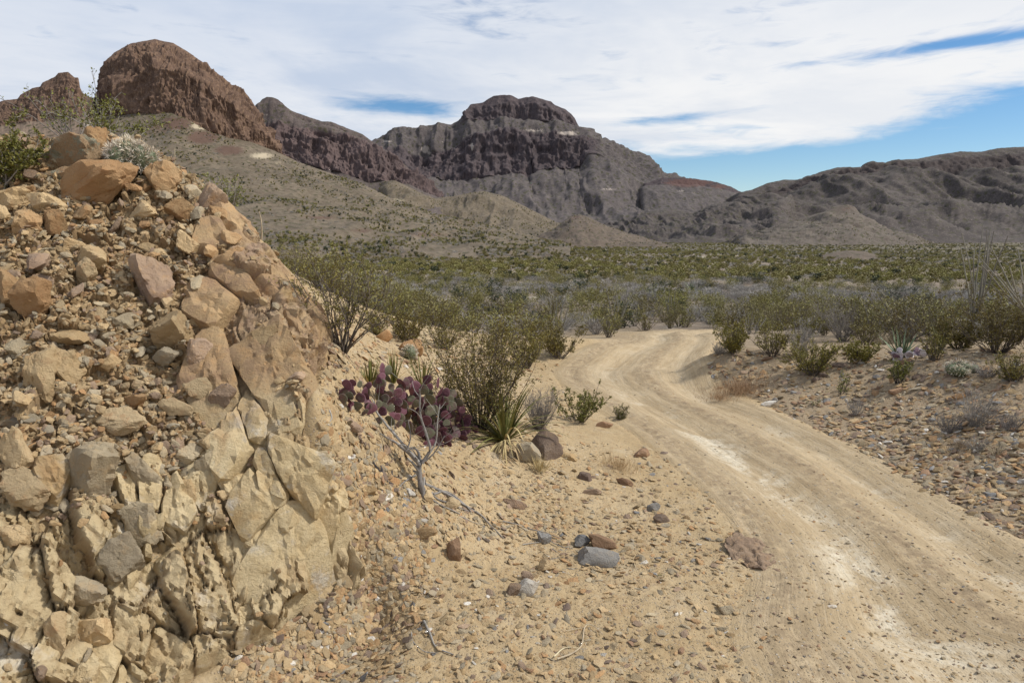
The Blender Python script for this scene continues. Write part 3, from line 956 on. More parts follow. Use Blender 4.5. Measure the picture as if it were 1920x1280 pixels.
# far right ridge
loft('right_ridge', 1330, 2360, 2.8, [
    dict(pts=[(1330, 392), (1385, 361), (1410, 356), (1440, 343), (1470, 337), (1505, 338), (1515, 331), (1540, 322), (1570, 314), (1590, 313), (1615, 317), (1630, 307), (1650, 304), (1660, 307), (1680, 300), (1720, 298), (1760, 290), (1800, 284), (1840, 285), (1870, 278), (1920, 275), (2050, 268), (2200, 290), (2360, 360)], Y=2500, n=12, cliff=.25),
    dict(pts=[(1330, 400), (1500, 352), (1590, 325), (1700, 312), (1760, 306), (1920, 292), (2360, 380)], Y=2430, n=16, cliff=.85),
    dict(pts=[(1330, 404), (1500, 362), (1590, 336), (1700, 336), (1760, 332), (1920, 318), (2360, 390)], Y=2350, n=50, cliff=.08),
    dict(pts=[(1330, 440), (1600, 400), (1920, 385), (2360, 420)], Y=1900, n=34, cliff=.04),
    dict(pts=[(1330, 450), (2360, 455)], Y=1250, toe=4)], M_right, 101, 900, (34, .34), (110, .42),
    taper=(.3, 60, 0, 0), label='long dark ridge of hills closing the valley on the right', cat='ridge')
# red capped ridge between mesa and right ridge
loft('red_ridge', 1150, 1450, 1.5, [
    dict(pts=[(1150, 352), (1215, 343), (1240, 334), (1260, 333), (1300, 335), (1330, 339), (1345, 342), (1370, 350), (1385, 358), (1450, 385)], Y=3000, n=10, cliff=.95),
    dict(pts=[(1150, 358), (1215, 352), (1240, 349), (1260, 350), (1300, 352), (1330, 354), (1385, 366), (1450, 390)], Y=2960, n=40, cliff=.05),
    dict(pts=[(1150, 410), (1450, 410)], Y=2500, n=20, cliff=.05),
    dict(pts=[(1150, 440), (1450, 445)], Y=1800, toe=4)], M_mesa, 121, 600, (16, .25), (70, .25),
    dark=[(1290, 343, 50, 9, 1.0), (1350, 350, 25, 6, .7)], pale=[(1180, 366, 26, 5, .7), (1275, 358, 14, 4, .55), (1300, 362, 10, 3, .5)],
    taper=(.9, 60, .5, 50), label='low ridge with a dark red cliff cap right of the mesa', cat='ridge')
# flat topped mountain
loft('mesa', 600, 1300, 1.9, [
    dict(pts=[(600, 340), (640, 310), (690, 277), (710, 268), (735, 252), (760, 243), (800, 236), (830, 231), (845, 234), (860, 226), (873, 214), (876, 204), (882, 196), (905, 193), (915, 186), (925, 180), (945, 178), (960, 179), (972, 186), (985, 183), (1000, 181), (1020, 187), (1034, 191), (1040, 197), (1060, 205), (1070, 213), (1078, 222), (1083, 233), (1088, 240), (1110, 252), (1120, 253), (1124, 262), (1150, 275), (1175, 284), (1196, 290), (1205, 305), (1225, 322), (1245, 333), (1300, 348)], Y=3500, n=30, cliff=[(600, .05), (855, .1), (878, .85), (1086, .85), (1108, .1), (1300, .2)]),
    dict(pts=[(600, 343), (710, 274), (800, 244), (845, 240), (870, 234), (900, 231), (960, 233), (1030, 237), (1088, 243), (1120, 264), (1200, 298), (1245, 336), (1300, 350)], Y=3430, n=14, cliff=.08),
    dict(pts=[(600, 345), (720, 285), (760, 287), (800, 300), (845, 280), (880, 260), (940, 253), (1000, 255), (1090, 258), (1115, 268), (1150, 288), (1200, 308), (1245, 339), (1300, 352)], Y=3330, n=56, cliff=[(600, .4), (690, .7), (860, .9), (1095, 1.0), (1125, .3), (1190, .25), (1300, .4)]),
    dict(pts=[(600, 350), (720, 335), (800, 345), (850, 352), (900, 347), (950, 338), (1000, 345), (1020, 327), (1060, 330), (1090, 322), (1110, 300), (1150, 312), (1200, 330), (1245, 345), (1300, 356)], Y=3190, n=36, cliff=.06),
    dict(pts=[(600, 400), (1300, 400)], Y=2700, n=24, cliff=.12),
    dict(pts=[(600, 435), (1300, 440)], Y=2000, toe=4)], M_mesa, 131, 900, (58, .36), (70, .46),
    pale=[(797, 280, 9, 9, .95), (804, 287, 8, 5, .7), (725, 265, 16, 3, .7), (885, 275, 4, 12, .8), (830, 266, 5, 3, .6), (1000, 245, 40, 5, .6), (1065, 250, 30, 6, .75), (1140, 355, 30, 4, .6)],
    label='flat topped mountain with a stepped dark cliff cap in the middle distance', cat='mountain')
# cone topped cliffs
loft('cliff_mountain', 430, 830, 1.3, [
    dict(pts=[(430, 265), (470, 216), (480, 200), (492, 186), (500, 182), (512, 183), (522, 187), (530, 194), (540, 205), (560, 213), (580, 220), (605, 228), (620, 228), (640, 236), (660, 244), (680, 252), (693, 262), (705, 271), (720, 280), (740, 293), (760, 310), (790, 338), (830, 368)], Y=1850, n=12, cliff=.4),
    dict(pts=[(430, 270), (480, 205), (510, 196), (530, 203), (560, 225), (620, 240), (680, 262), (705, 276), (740, 298), (790, 342), (830, 370)], Y=1830, n=10, cliff=.1),
    dict(pts=[(430, 275), (480, 240), (540, 238), (600, 248), (660, 258), (700, 277), (740, 301), (790, 344), (830, 372)], Y=1790, n=60, cliff=1.0),
    dict(pts=[(430, 290), (540, 303), (600, 325), (650, 334), (690, 350), (720, 345), (760, 348), (830, 376)], Y=1710, n=30, cliff=.05),
    dict(pts=[(430, 410), (830, 415)], Y=1300, n=8, cliff=.0),
    dict(pts=[(430, 440), (830, 440)], Y=1100, toe=4)], M_cone, 151, 500, (48, .38), (60, .25), pale=[(498, 215, 10, 6, .5)],
    label='grey brown mountain with a small knob on top and fluted cliffs', cat='mountain')
# middle hills
loft('grassy_hill', 690, 1100, 1.5, [
    dict(pts=[(690, 352), (720, 340), (740, 338), (770, 352), (810, 372), (850, 368), (880, 362), (905, 358), (940, 366), (980, 385), (1020, 405), (1045, 418), (1100, 440)], Y=1600, n=40, cliff=.05),
    dict(pts=[(690, 400), (760, 400), (830, 415), (905, 405), (1000, 425), (1100, 445)], Y=1350, n=40, cliff=.03),
    dict(pts=[(690, 445), (1100, 452)], Y=900, toe=3)], M_foot, 171, 300, (30, .2), (70, .30), pale=[(745, 375, 24, 6, .6)], dark=[(900, 350, 20, 8, .6)],
    taper=(.2, 40, .5, 60), label='rounded shrub dotted hill below the cliffs', cat='hill')
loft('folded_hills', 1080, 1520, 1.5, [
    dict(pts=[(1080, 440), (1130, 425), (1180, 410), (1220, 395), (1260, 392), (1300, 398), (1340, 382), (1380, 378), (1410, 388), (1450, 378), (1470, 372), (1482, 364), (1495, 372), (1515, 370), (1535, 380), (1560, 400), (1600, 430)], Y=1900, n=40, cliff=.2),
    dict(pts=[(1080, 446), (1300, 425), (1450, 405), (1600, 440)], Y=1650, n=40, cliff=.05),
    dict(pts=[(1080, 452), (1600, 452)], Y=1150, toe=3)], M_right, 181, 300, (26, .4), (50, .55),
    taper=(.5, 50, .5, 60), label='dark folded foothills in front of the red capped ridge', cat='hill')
loft('knob_hill', 1340, 1760, 1.4, [
    dict(pts=[(1340, 452), (1400, 440), (1450, 425), (1500, 410), (1545, 397), (1562, 388), (1590, 383), (1603, 388), (1612, 400), (1640, 415), (1670, 432), (1700, 444), (1760, 455)], Y=1100, n=10, cliff=.3),
    dict(pts=[(1340, 454), (1450, 430), (1545, 404), (1560, 402), (1590, 402), (1612, 405), (1670, 435), (1760, 456)], Y=1070, n=40, cliff=.04),
    dict(pts=[(1340, 457), (1760, 457)], Y=780, toe=2)], M_mid, 191, 120, (14, .3), (50, .30), dark=[(1588, 392, 20, 9, .5)],
    taper=(.6, 60, .6, 50), label='small conical hill with a brown rock knob on its top', cat='hill')
loft('brown_mound', 950, 1260, 1.4, [
    dict(pts=[(950, 456), (980, 450), (1010, 441), (1040, 428), (1060, 412), (1072, 404), (1085, 402), (1100, 405), (1130, 420), (1160, 431), (1200, 444), (1230, 452), (1260, 458)], Y=900, n=50, cliff=.1, sag=-.1),
    dict(pts=[(950, 460), (1260, 461)], Y=640, toe=1.5)], M_mound, 201, 160, (14, .2), (36, .24), dark=[(1080, 408, 22, 7, .5)],
    label='isolated brown mound standing on the valley floor', cat='hill')
loft('low_hummock', 1480, 1710, 1.4, [
    dict(pts=[(1480, 494), (1520, 484), (1560, 473), (1590, 469), (1620, 471), (1650, 480), (1710, 494)], Y=330, n=30, cliff=.1),
    dict(pts=[(1480, 500), (1710, 500)], Y=235, toe=.6)], M_mound, 211, 40, (12, .15), (30, .15),
    label='low reddish hummock among the valley shrubs', cat='hill')
# left: jagged fin, dome, and the talus they stand on
loft('jagged_fin', -160, 200, 1.2, [
    dict(pts=[(-160, 240), (-60, 205), (0, 191), (10, 188), (33, 186), (38, 178), (60, 166), (75, 163), (80, 155), (95, 148), (104, 143), (109, 137), (128, 135), (133, 140), (140, 146), (147, 146), (151, 172), (165, 181), (175, 184), (200, 186)], Y=580, n=70, cliff=1.0),
    dict(pts=[(-160, 260), (0, 238), (100, 226), (200, 216)], Y=560, n=20, cliff=.1),
    dict(pts=[(-160, 330), (200, 330)], Y=480, n=4)], M_dome, 221, 60, (13, .36), (30, .2), pale=[(165, 232, 12, 8, .8)],
    taper=(0, 0, .25, 40), label='jagged reddish rock fin at the left edge', cat='ridge')
loft('rock_dome', 174, 545, 0.9, [
    dict(pts=[(174, 262), (180, 235), (184, 195), (188, 150), (196, 120), (214, 99), (245, 82), (290, 74), (325, 81), (350, 96), (380, 117), (420, 147), (450, 173), (470, 198), (482, 220), (498, 243), (510, 264), (525, 285), (545, 300)], Y=640, n=40, cliff=.95),
    dict(pts=[(174, 264, 640), (182, 236, 632), (195, 180, 615), (240, 140, 600), (300, 130, 592), (380, 160, 592), (440, 205, 600), (482, 240, 615), (525, 287, 630), (545, 303, 640)], n=60, cliff=1.0),
    dict(pts=[(174, 266, 640), (200, 226, 610), (260, 216, 585), (310, 216, 575), (345, 226, 572), (380, 250, 575), (430, 264, 590), (470, 272, 605), (505, 290, 620), (545, 306, 640)], n=14, cliff=.2),
    dict(pts=[(174, 330), (545, 345)], Y=520, n=4)], M_dome, 231, 120, (44, .40), (40, .2), pale=[(400, 248, 22, 9, .2)],
    label='massive rounded dark red rock dome on the skyline', cat='rock dome')
loft('talus_slope', -260, 1070, 2.2, [
    dict(pts=[(-260, 270, 600), (0, 238, 590), (100, 228, 590), (185, 222, 600), (260, 212, 585), (320, 212, 575), (345, 220, 572), (380, 240, 575), (430, 258, 590), (470, 266, 600), (515, 283, 600), (560, 304, 590), (620, 325, 580), (680, 345, 570), (740, 375, 555), (820, 402, 530), (900, 420, 500), (980, 440, 470), (1070, 458, 440)], n=70, cliff=.05, sag=.06),
    dict(pts=[(-260, 350), (200, 345), (400, 352), (560, 375), (700, 410), (820, 430), (1070, 460)], Y=430, n=60, cliff=.03),
    dict(pts=[(-260, 460), (1070, 468)], Y=230, toe=1.0)], M_foot, 241, 160, (24, .2), (90, .14),
    pale=[(385, 236, 34, 9, 1.0), (420, 248, 20, 7, .7), (490, 292, 34, 9, .75), (520, 305, 24, 7, .5), (165, 228, 16, 8, .7), (620, 398, 26, 6, .35), (600, 445, 22, 6, .5), (470, 425, 50, 4, .4)],
    dark=[(330, 232, 34, 14, 1.0), (380, 258, 36, 14, 1.0), (430, 282, 34, 11, .9), (290, 240, 60, 18, .55), (600, 408, 50, 7, .6), (680, 432, 40, 7, .6), (800, 440, 60, 8, .6)],
    label='wide shrub dotted talus slope running down from the rock dome', cat='hill')

# ------------------------------------------------------------------ rocks
def ico(level):
    import bmesh
    bm = bmesh.new()
    bmesh.ops.create_icosphere(bm, subdivisions=level, radius=1.0)
    V = np.array([v.co[:] for v in bm.verts]); Fc = np.array([[v.index for v in f.verts] for f in bm.faces])
    bm.free()
    return V / np.linalg.norm(V, axis=1, keepdims=True), Fc


ICO = {k: ico(k) for k in (1, 2, 3, 4, 5)}


def rock_shape(seed, level, asp=(1.25, 1.0, 0.75), planes=9, rough=0.05):
    g = np.random.default_rng(seed)
    V, Fc = ICO[level]
    n = g.normal(size=(planes, 3)); n /= np.linalg.norm(n, axis=1, keepdims=True)
    n = np.concatenate([n, -n[:3]])
    d = g.uniform(0.5, 0.95, len(n))
    dots = V @ n.T
    r = np.where(dots > 0.05, d / np.maximum(dots, 0.05), 9).min(1)
    r = np.minimum(r, 1.32)
    P = V * r[:, None]
    # steps and chips
    f1, f2, idh, off = cells(P * 2.1 + seed * 3.1, seed)
    P = P * (1 + 0.10 * (idh - 0.5) - 0.05 * (1 - sstep(f2 - f1, 0, 0.14)))[:, None]
    P = P * (1 + rough * 1.5 * fbm(P * 2.6 + seed, 5, seed, 0.6))[:, None]
    g1, g2, gid, goff = cells(P * 4.3 + seed * 1.7, seed + 9)
    P = P * (1 + 0.07 * (gid - 0.5) - 0.035 * (1 - sstep(g2 - g1, 0, 0.16)))[:, None]
    P *= np.array(asp)
    P /= np.abs(P).max(0).max()
    return P, Fc


def rock_material(name, cols, warm, speck, lichen=None):
    m, t = material(name, 0.9)
    P = t.n('ShaderNodeNewGeometry').outputs['Position']
    rnd = t.n('ShaderNodeObjectInfo').outputs['Random']
    q = t.vmath('ADD', P, t.n('ShaderNodeCombineXYZ', ins={0: t.math('MULTIPLY', rnd, 31.0), 1: t.math('MULTIPLY', rnd, 17.0), 2: 0.0}).outputs[0])
    a = t.noise(q, 2.6, 5, 0.6, 0.4); b = t.noise(q, 11.0, 6, 0.7, 0.2); c = t.noise(q, 48.0, 5, 0.7)
    col = t.mix(t.ramp(a, 0.36, 0.64), cols[0], cols[1])
    r2 = t.math('FRACT', t.math('MULTIPLY', rnd, 7.31))
    col = t.mix(t.math('MULTIPLY', t.ramp(r2, 0.35, 1.0), 0.75), col, cols[2])
    col = t.mix(t.math('MULTIPLY', t.ramp(b, 0.52, 0.68), 0.7), col, warm)
    col = t.mix(t.math('MULTIPLY', t.ramp(c, 0.60, 0.76), 0.55), col, speck)
    if lichen:
        col = t.mix(t.math('MULTIPLY', t.smooth(t.noise(q, 7.0, 6, 0.75), 0.52, 0.60), 0.8), col, lichen)
    hv = t.n('ShaderNodeHueSaturation', ins={'Value': t.math('ADD', 0.74, t.math('MULTIPLY', t.math('FRACT', t.math('MULTIPLY', rnd, 13.7)), 0.52)), 'Color': col})
    t.set(t.b, 'Base Color', hv.outputs[0])
    w = t.vmath('ADD', q, t.vmath('MULTIPLY', t.noise(q, 9.0, 3, 0.6, 0, True), (0.08, 0.08, 0.08)))
    cr = t.ramp(t.voro(w, 9.0, 'DISTANCE_TO_EDGE'), 0.0, 0.03)
    h = t.math('ADD', t.math('ADD', t.math('MULTIPLY', b, 0.5), t.math('MULTIPLY', c, 0.32)), t.math('MULTIPLY', t.math('MULTIPLY', cr, t.smooth(a, 0.5, 0.62)), 0.10))
    t.set(t.b, 'Normal', t.bump(h, 0.85, 0.06))
    return m


RM = dict(
    tan=rock_material('tan_limestone', ((0.36, 0.25, 0.13), (0.48, 0.36, 0.21), (0.38, 0.30, 0.19)), (0.35, 0.215, 0.115), (0.18, 0.13, 0.085)),
    orange=rock_material('orange_limestone', ((0.37, 0.225, 0.11), (0.45, 0.315, 0.175), (0.36, 0.21, 0.105)), (0.35, 0.185, 0.085), (0.20, 0.14, 0.095)),
    lichen=rock_material('lichen_limestone', ((0.38, 0.25, 0.14), (0.44, 0.32, 0.20), (0.36, 0.25, 0.15)), (0.34, 0.18, 0.085), (0.18, 0.12, 0.08), (0.29, 0.30, 0.23)),
    purple=rock_material('purple_brown_rock', ((0.23, 0.16, 0.115), (0.36, 0.26, 0.18), (0.28, 0.205, 0.15)), (0.36, 0.225, 0.12), (0.13, 0.10, 0.08)),
    grey=rock_material('grey_limestone', ((0.28, 0.23, 0.16), (0.42, 0.345, 0.23), (0.33, 0.285, 0.215)), (0.38, 0.275, 0.16), (0.17, 0.135, 0.10)),
    white=rock_material('white_calcite', ((0.56, 0.52, 0.46), (0.68, 0.65, 0.60), (0.50, 0.45, 0.38)), (0.42, 0.32, 0.21), (0.33, 0.27, 0.21)),
    cream=rock_material('cream_limestone', ((0.42, 0.335, 0.205), (0.60, 0.52, 0.375), (0.47, 0.40, 0.28)), (0.43, 0.30, 0.16), (0.25, 0.19, 0.125), (0.60, 0.57, 0.51)),
    blue=rock_material('blue_grey_stone', ((0.17, 0.17, 0.175), (0.28, 0.27, 0.255), (0.23, 0.215, 0.195)), (0.31, 0.25, 0.18), (0.12, 0.115, 0.11)),
    rust=rock_material('rusty_stone', ((0.24, 0.145, 0.085), (0.34, 0.22, 0.14), (0.27, 0.17, 0.11)), (0.33, 0.19, 0.10), (0.12, 0.085, 0.065)),
    dark=rock_material('dark_brown_stone', ((0.14, 0.10, 0.08), (0.23, 0.175, 0.135), (0.18, 0.135, 0.105)), (0.27, 0.19, 0.12), (0.08, 0.065, 0.055)),
)


def rot_to(n, yaw):
    """matrix that stands on the slope with normal n, turned by yaw"""
    z = n / np.linalg.norm(n)
    x = np.array([cos(yaw), sin(yaw), 0.0]); x -= z * (x @ z); x /= np.linalg.norm(x)
    y = np.cross(z, x)
    from mathutils import Matrix
    return Matrix((tuple(np.array([x[0], y[0], z[0]])), tuple(np.array([x[1], y[1], z[1]])), tuple(np.array([x[2], y[2], z[2]])))).to_euler()


_hero = [0]
TAKEN = []
REFS = []
import re


def hero_rock(u, v, w, h, kind, label, level=4, tilt=0.0, sink=0.30, asp_d=0.85, name='rock', group=None, rough=0.05, planes=10, seed=None):
    """a stone whose middle is seen at u, v with picture size w x h"""
    _hero[0] += 1
    sd_ = seed or 500 + _hero[0]
    p = hit_top(u, min(v + h * 0.22, 1330))
    s = p[1] / F / cos(PITCH)
    W_, H_ = w * s * 0.5 * 1.12, h * s * 0.5 * 1.12
    V, Fc = rock_shape(sd_, level, (1, 1, 1), planes, rough)
    # seen size: x across, z up the picture
    V = V / np.array([np.ptp(V[:, 0]) / 2, np.ptp(V[:, 1]) / 2, np.ptp(V[:, 2]) / 2])
    V = V * np.array([W_, min(W_, H_) * asp_d, H_])
    a = tilt
    R = np.array([[cos(a), 0, -sin(a)], [0, 1, 0], [sin(a), 0, cos(a)]])
    V = V @ R.T
    # middle of the stone on the line of sight through u, v, sunk a little into the slope
    c = at_depth(u, v, p[1] + min(W_, H_) * asp_d * (sink - 0.25))
    o = link(name, new_mesh(name, V, Fc, True, None, RM[kind], crisp=24), None, tuple(c), label=label, category='rock', group=group)
    TAKEN.append((c[0], c[1], c[2], (W_ + H_) * 0.45))
    REFS.append((u, v, re.split(' leaning| under| crowning| right of| left of| at | cut | split | in the| below| above| of the| jutting| standing| sitting| beside| with | near | lying| set ', label)[0]))
    return o


# --- jointed bedrock: every block between the joints is a part of the outcrop
def block_shape(P0, e1, e2, nn, sides, top_h, level, seed, rough=0.07, tilt=1.0):
    """convex block: side planes ((n1,n2), d) in the face, tilted outer faces"""
    gg = np.random.default_rng(seed)
    V, Fc = ICO[level]
    N_, D_ = [], []
    for (a, b), d in sides:
        k = np.array([a, b, gg.uniform(-.05, .30)])
        l = np.linalg.norm(k); N_.append(k / l); D_.append(max(d, .02) / l)
    for j in range(3):
        k = np.array([gg.normal() * .20 * tilt, gg.normal() * .28 * tilt, 1.0]); l = np.linalg.norm(k)
        N_.append(k / l); D_.append(top_h * gg.uniform(.85, 1.15) / l)
    for j in range(3):                                   # broken corners
        a = gg.uniform(0, 2 * pi); k = np.array([cos(a), sin(a), gg.uniform(.5, 1.2)]); k /= np.linalg.norm(k)
        N_.append(k); D_.append(gg.uniform(.8, 1.2) * (1 + 1.5 * (1 - tilt)) * min(np.median([d for _, d in sides]), top_h * 1.6))
    N_.append(np.array([0, 0, -1.0])); D_.append(.22)
    N_, D_ = np.array(N_), np.array(D_)
    sc = np.array([.16, .11, .13])
    dirs = V * sc; dirs /= np.linalg.norm(dirs, axis=1, keepdims=True)
    dots = dirs @ N_.T
    r = np.where(dots > .02, D_ / np.maximum(dots, .02), 9).min(1)
    Q = dirs * np.minimum(r, .9)[:, None]
    W3 = P0 + Q[:, :1] * e1 + Q[:, 1:2] * e2 + Q[:, 2:] * nn
    s1 = fbm(np.stack([W3 @ e1 / .30, W3 @ e2 / .055, W3 @ nn / .055], 1), 4, 7, .6)
    s2 = fbm(W3 / .10, 4, 8, .6)
    f1, f2, idh, off = cells(W3 / .085, 9)
    dz = .030 * s1 + .026 * s2 + .028 * (idh - .5) - .006 * (1 - sstep(f2 - f1, 0, .15))
    W3 = W3 + nn * (dz * np.clip(Q[:, 2] / top_h, 0, 1))[:, None] + dirs @ np.stack([e1, e2, nn]) * (rough * .25 * s2)[:, None]
    # towards the edge of the outcrop the bedrock dips under the gravel apron
    e_ = poly_dist(W3[:, 0], W3[:, 1], poly)
    W3 = W3 - nn * (np.clip(0.16 - e_, 0, .6) * 1.1)[:, None]
    return W3, Fc


def joint_blocks(weight, spacing, aspect, top_rng, seed, level, nmax, shrink=.012, tilt=1.0, part=1.0):
    gg = np.random.default_rng(seed)
    m = keep & (inside > .55) & (OU > -90) & (OV < 1330) & (weight > .35)
    yy, xx = np.nonzero(m)
    cand = gg.permutation(len(yy))
    seeds = []
    Rl = []
    for c in cand[:9000]:
        P0 = OP[yy[c], xx[c]] + ON[yy[c], xx[c]] * 0
        q3 = np.array([P0 @ bed / aspect, P0 @ sx, P0 @ sy])
        r_i = spacing * float(np.clip(1.0 + 0.9 * vnoise(P0[None] * 2.3, seed)[0] + gg.uniform(-.3, .3), .48, 1.75))
        if seeds:
            dd = np.sqrt(((np.array([s_[1] for s_ in seeds]) - q3) ** 2).sum(1))
            if (dd - .5 * (r_i + np.array(Rl))).min() < 0:
                continue
        seeds.append((P0, q3, ON[yy[c], xx[c]], weight[yy[c], xx[c]], OU[yy[c], xx[c]], OV[yy[c], xx[c]])); Rl.append(r_i)
    Q3 = np.array([s_[1] for s_ in seeds]); PP = np.array([s_[0] for s_ in seeds])
    for i, (P0, q3, nn, wt, u_, v_) in enumerate(seeds[:nmax]):
        if gg.random() > part:
            continue
        b1_ = bed + sx * .35 * vnoise(P0[None] * 1.1 + 7, seed)[0]
        e1 = b1_ - nn * (b1_ @ nn); e1 /= np.linalg.norm(e1); e2 = np.cross(nn, e1)
        d = PP - P0
        near = np.nonzero(((Q3 - q3) ** 2).sum(1) < (spacing * 4.2) ** 2)[0]
        sides = []
        for j in near:
            if j == i:
                continue
            a, b = d[j] @ e1, d[j] @ e2
            # bisector in the stretched metric
            na, nb = a / aspect ** 2, b
            l = math.hypot(na, nb)
            if l < 1e-6:
                continue
            sides.append(((na / l, nb / l), (a * na + b * nb) * float(np.clip(.5 + .35 * (Rl[i] ** 2 - Rl[j] ** 2) / (a * na + b * nb + 1e-6), .25, .75)) / l - shrink * gg.choice([-.6, .3, 1.0, 1.8])))
        for k in range(8):
            a = k * pi / 4 + .2
            sides.append(((cos(a), sin(a)), max(Rl[i], spacing) * (aspect if abs(cos(a)) > .8 else 1.0) * 1.05))
        th_ = gg.uniform(*top_rng) + .05 * vnoise(P0[None] * 1.7 + 3, seed)[0] * (tilt > .5)
        V, Fc = block_shape(P0 - nn * .02, e1, e2, nn, sides, th_, level if Rl[i] > spacing * .85 else 3, seed * 1000 + i, tilt=tilt)
        o = link('rock_block', new_mesh('rock_block', V - P0, Fc, True, None, M_bed, crisp=26), outcrop, tuple(P0))


slab_all = np.clip(np.maximum(slab, slab2 * .9), 0, 1)
joint_blocks(np.where(slab_all > .5, 0, np.clip(block * 1.5, 0, 1)), .165, 1.75, (.07, .14), 5, 4, 260, .004, 1.0, .55)
joint_blocks(slab_all * 1.5, .29, 2.6, (.12, .145), 6, 4, 70, -.010, .35)
joint_blocks(slab3 * (1 - slab_all), .10, 3.2, (.03, .08), 7, 3, 90, .005)

OUTG = 'large stones on the outcrop'
HERO = [
    (192, 350, 120, 78, 'orange', 'big orange brown block leaning below the lichen rock on the outcrop top', .45),
    (140, 298, 105, 62, 'lichen', 'layered orange rock with pale green lichen at the top of the outcrop', .25),
    (122, 332, 80, 30, 'lichen', 'flat lichen edged slab under the layered rock on the outcrop top', .3),
    (182, 270, 52, 50, 'orange', 'small rust orange knob crowning the outcrop', -.5),
    (312, 335, 62, 62, 'orange', 'orange block right of the spiny cactus on the outcrop top', -.5),
    (395, 378, 48, 64, 'purple', 'upright reddish rock at the corner of the outcrop skyline', -.3),
    (415, 402, 40, 22, 'orange', 'rusty wedge of rock jutting from the outcrop skyline', -.5),
    (284, 527, 76, 100, 'purple', 'tall purple brown boulder with a pointed top in the middle of the rubble', .1),
    (22, 545, 58, 92, 'orange', 'orange boulder cut by the left picture edge', -.1),
    (60, 566, 58, 80, 'orange', 'orange boulder split from its neighbour near the left edge', -.15),
    (318, 622, 80, 78, 'tan', 'broad tan boulder below the tall purple brown boulder', -.3),
    (374, 672, 56, 54, 'purple', 'dark purple grey boulder at the head of the smooth slab', .1),
    (308, 666, 46, 34, 'grey', 'rounded grey stone left of the dark purple grey boulder', .1),
    (72, 700, 66, 90, 'tan', 'left half of a big split tan boulder', .1),
    (118, 690, 48, 84, 'tan', 'right half of a big split tan boulder', .2),
    (225, 790, 92, 50, 'tan', 'wide flat topped tan stone in the middle of the rubble', .05),
    (248, 752, 66, 26, 'orange', 'long thin orange stone above the wide flat topped stone', .3),
    (172, 890, 88, 100, 'grey', 'grey pointed wedge of rock standing in the lower rubble', -.25),
    (24, 852, 62, 92, 'tan', 'tall tan boulder low at the left picture edge', .1),
    (58, 912, 84, 74, 'tan', 'rounded tan boulder below the tall one at the left edge', -.15),
    (262, 888, 56, 80, 'grey', 'leaning grey block right of the pointed wedge', .2),
    (350, 920, 46, 54, 'tan', 'cream block sitting alone at the top of the lower bedrock', -.1),
    (352, 856, 42, 44, 'grey', 'squarish grey brown stone above the cream block', -.2),
    (392, 876, 40, 62, 'grey', 'upright narrow grey stone beside the smooth slab', -.15),
    (262, 968, 58, 84, 'grey', 'grey blue leaning slab with an angular top', .3),
    (236, 1052, 70, 96, 'grey', 'grey streaked upright boulder in the lower bedrock', .1),
    (150, 1108, 88, 62, 'grey', 'pale blue grey block with a flat top near the lower left', .1),
    (20, 1180, 46, 112, 'white', 'white upright calcite slab at the lower left corner', .1),
    (105, 1190, 52, 108, 'tan', 'narrow cream block standing right of the white slab', .15),
    (178, 1188, 72, 66, 'tan', 'cream angular block in the bottom left bedrock', .3),
    (88, 1095, 46, 40, 'tan', 'cream stone on the ledge above the narrow block', -.1),
    (32, 1005, 66, 44, 'tan', 'dusty tan stone half buried at the left edge', -.1),
    (412, 748, 42, 56, 'purple', 'dark knob of purple rock on the upper end of the smooth slab', -.4),
    (176, 492, 60, 46, 'tan', 'pale tan block in the upper rubble left of the tall boulder', .1),
    (166, 512, 34, 56, 'tan', 'upright tan stone leaning on the pale block', -.15),
    (133, 463, 36, 38, 'tan', 'small cream cube of stone in the upper rubble', -.2),
    (108, 420, 40, 50, 'orange', 'upright orange stone below the lichen rock', .1),
    (50, 412, 46, 46, 'orange', 'reddish rounded stone high at the left', 0),
    (85, 385, 58, 48, 'tan', 'wide brown stone under the left skyline bush', .1),
    (35, 372, 70, 40, 'tan', 'layered tan slab at the left skyline', .1),
    (270, 400, 50, 34, 'tan', 'tan stone below the big orange block', .2),
    (335, 392, 46, 42, 'orange', 'brown orange block below the skyline corner', .4),
    (350, 460, 40, 48, 'tan', 'tan block between the tall boulder and the skyline', .2),
    (432, 492, 48, 56, 'orange', 'orange rounded knob on the outcrop shoulder', .1),
    (490, 740, 40, 26, 'tan', 'tan chip lying on the upper slab', .5),
    (500, 632, 46, 46, 'tan', 'angular tan block set in the upper slab', .3),
]
for (u, v, w, h, kind, label, tl) in HERO:
    hero_rock(u, v, w, h, kind, label, tilt=tl, group=OUTG)
GRD = 'stones lying on the ground by the road'
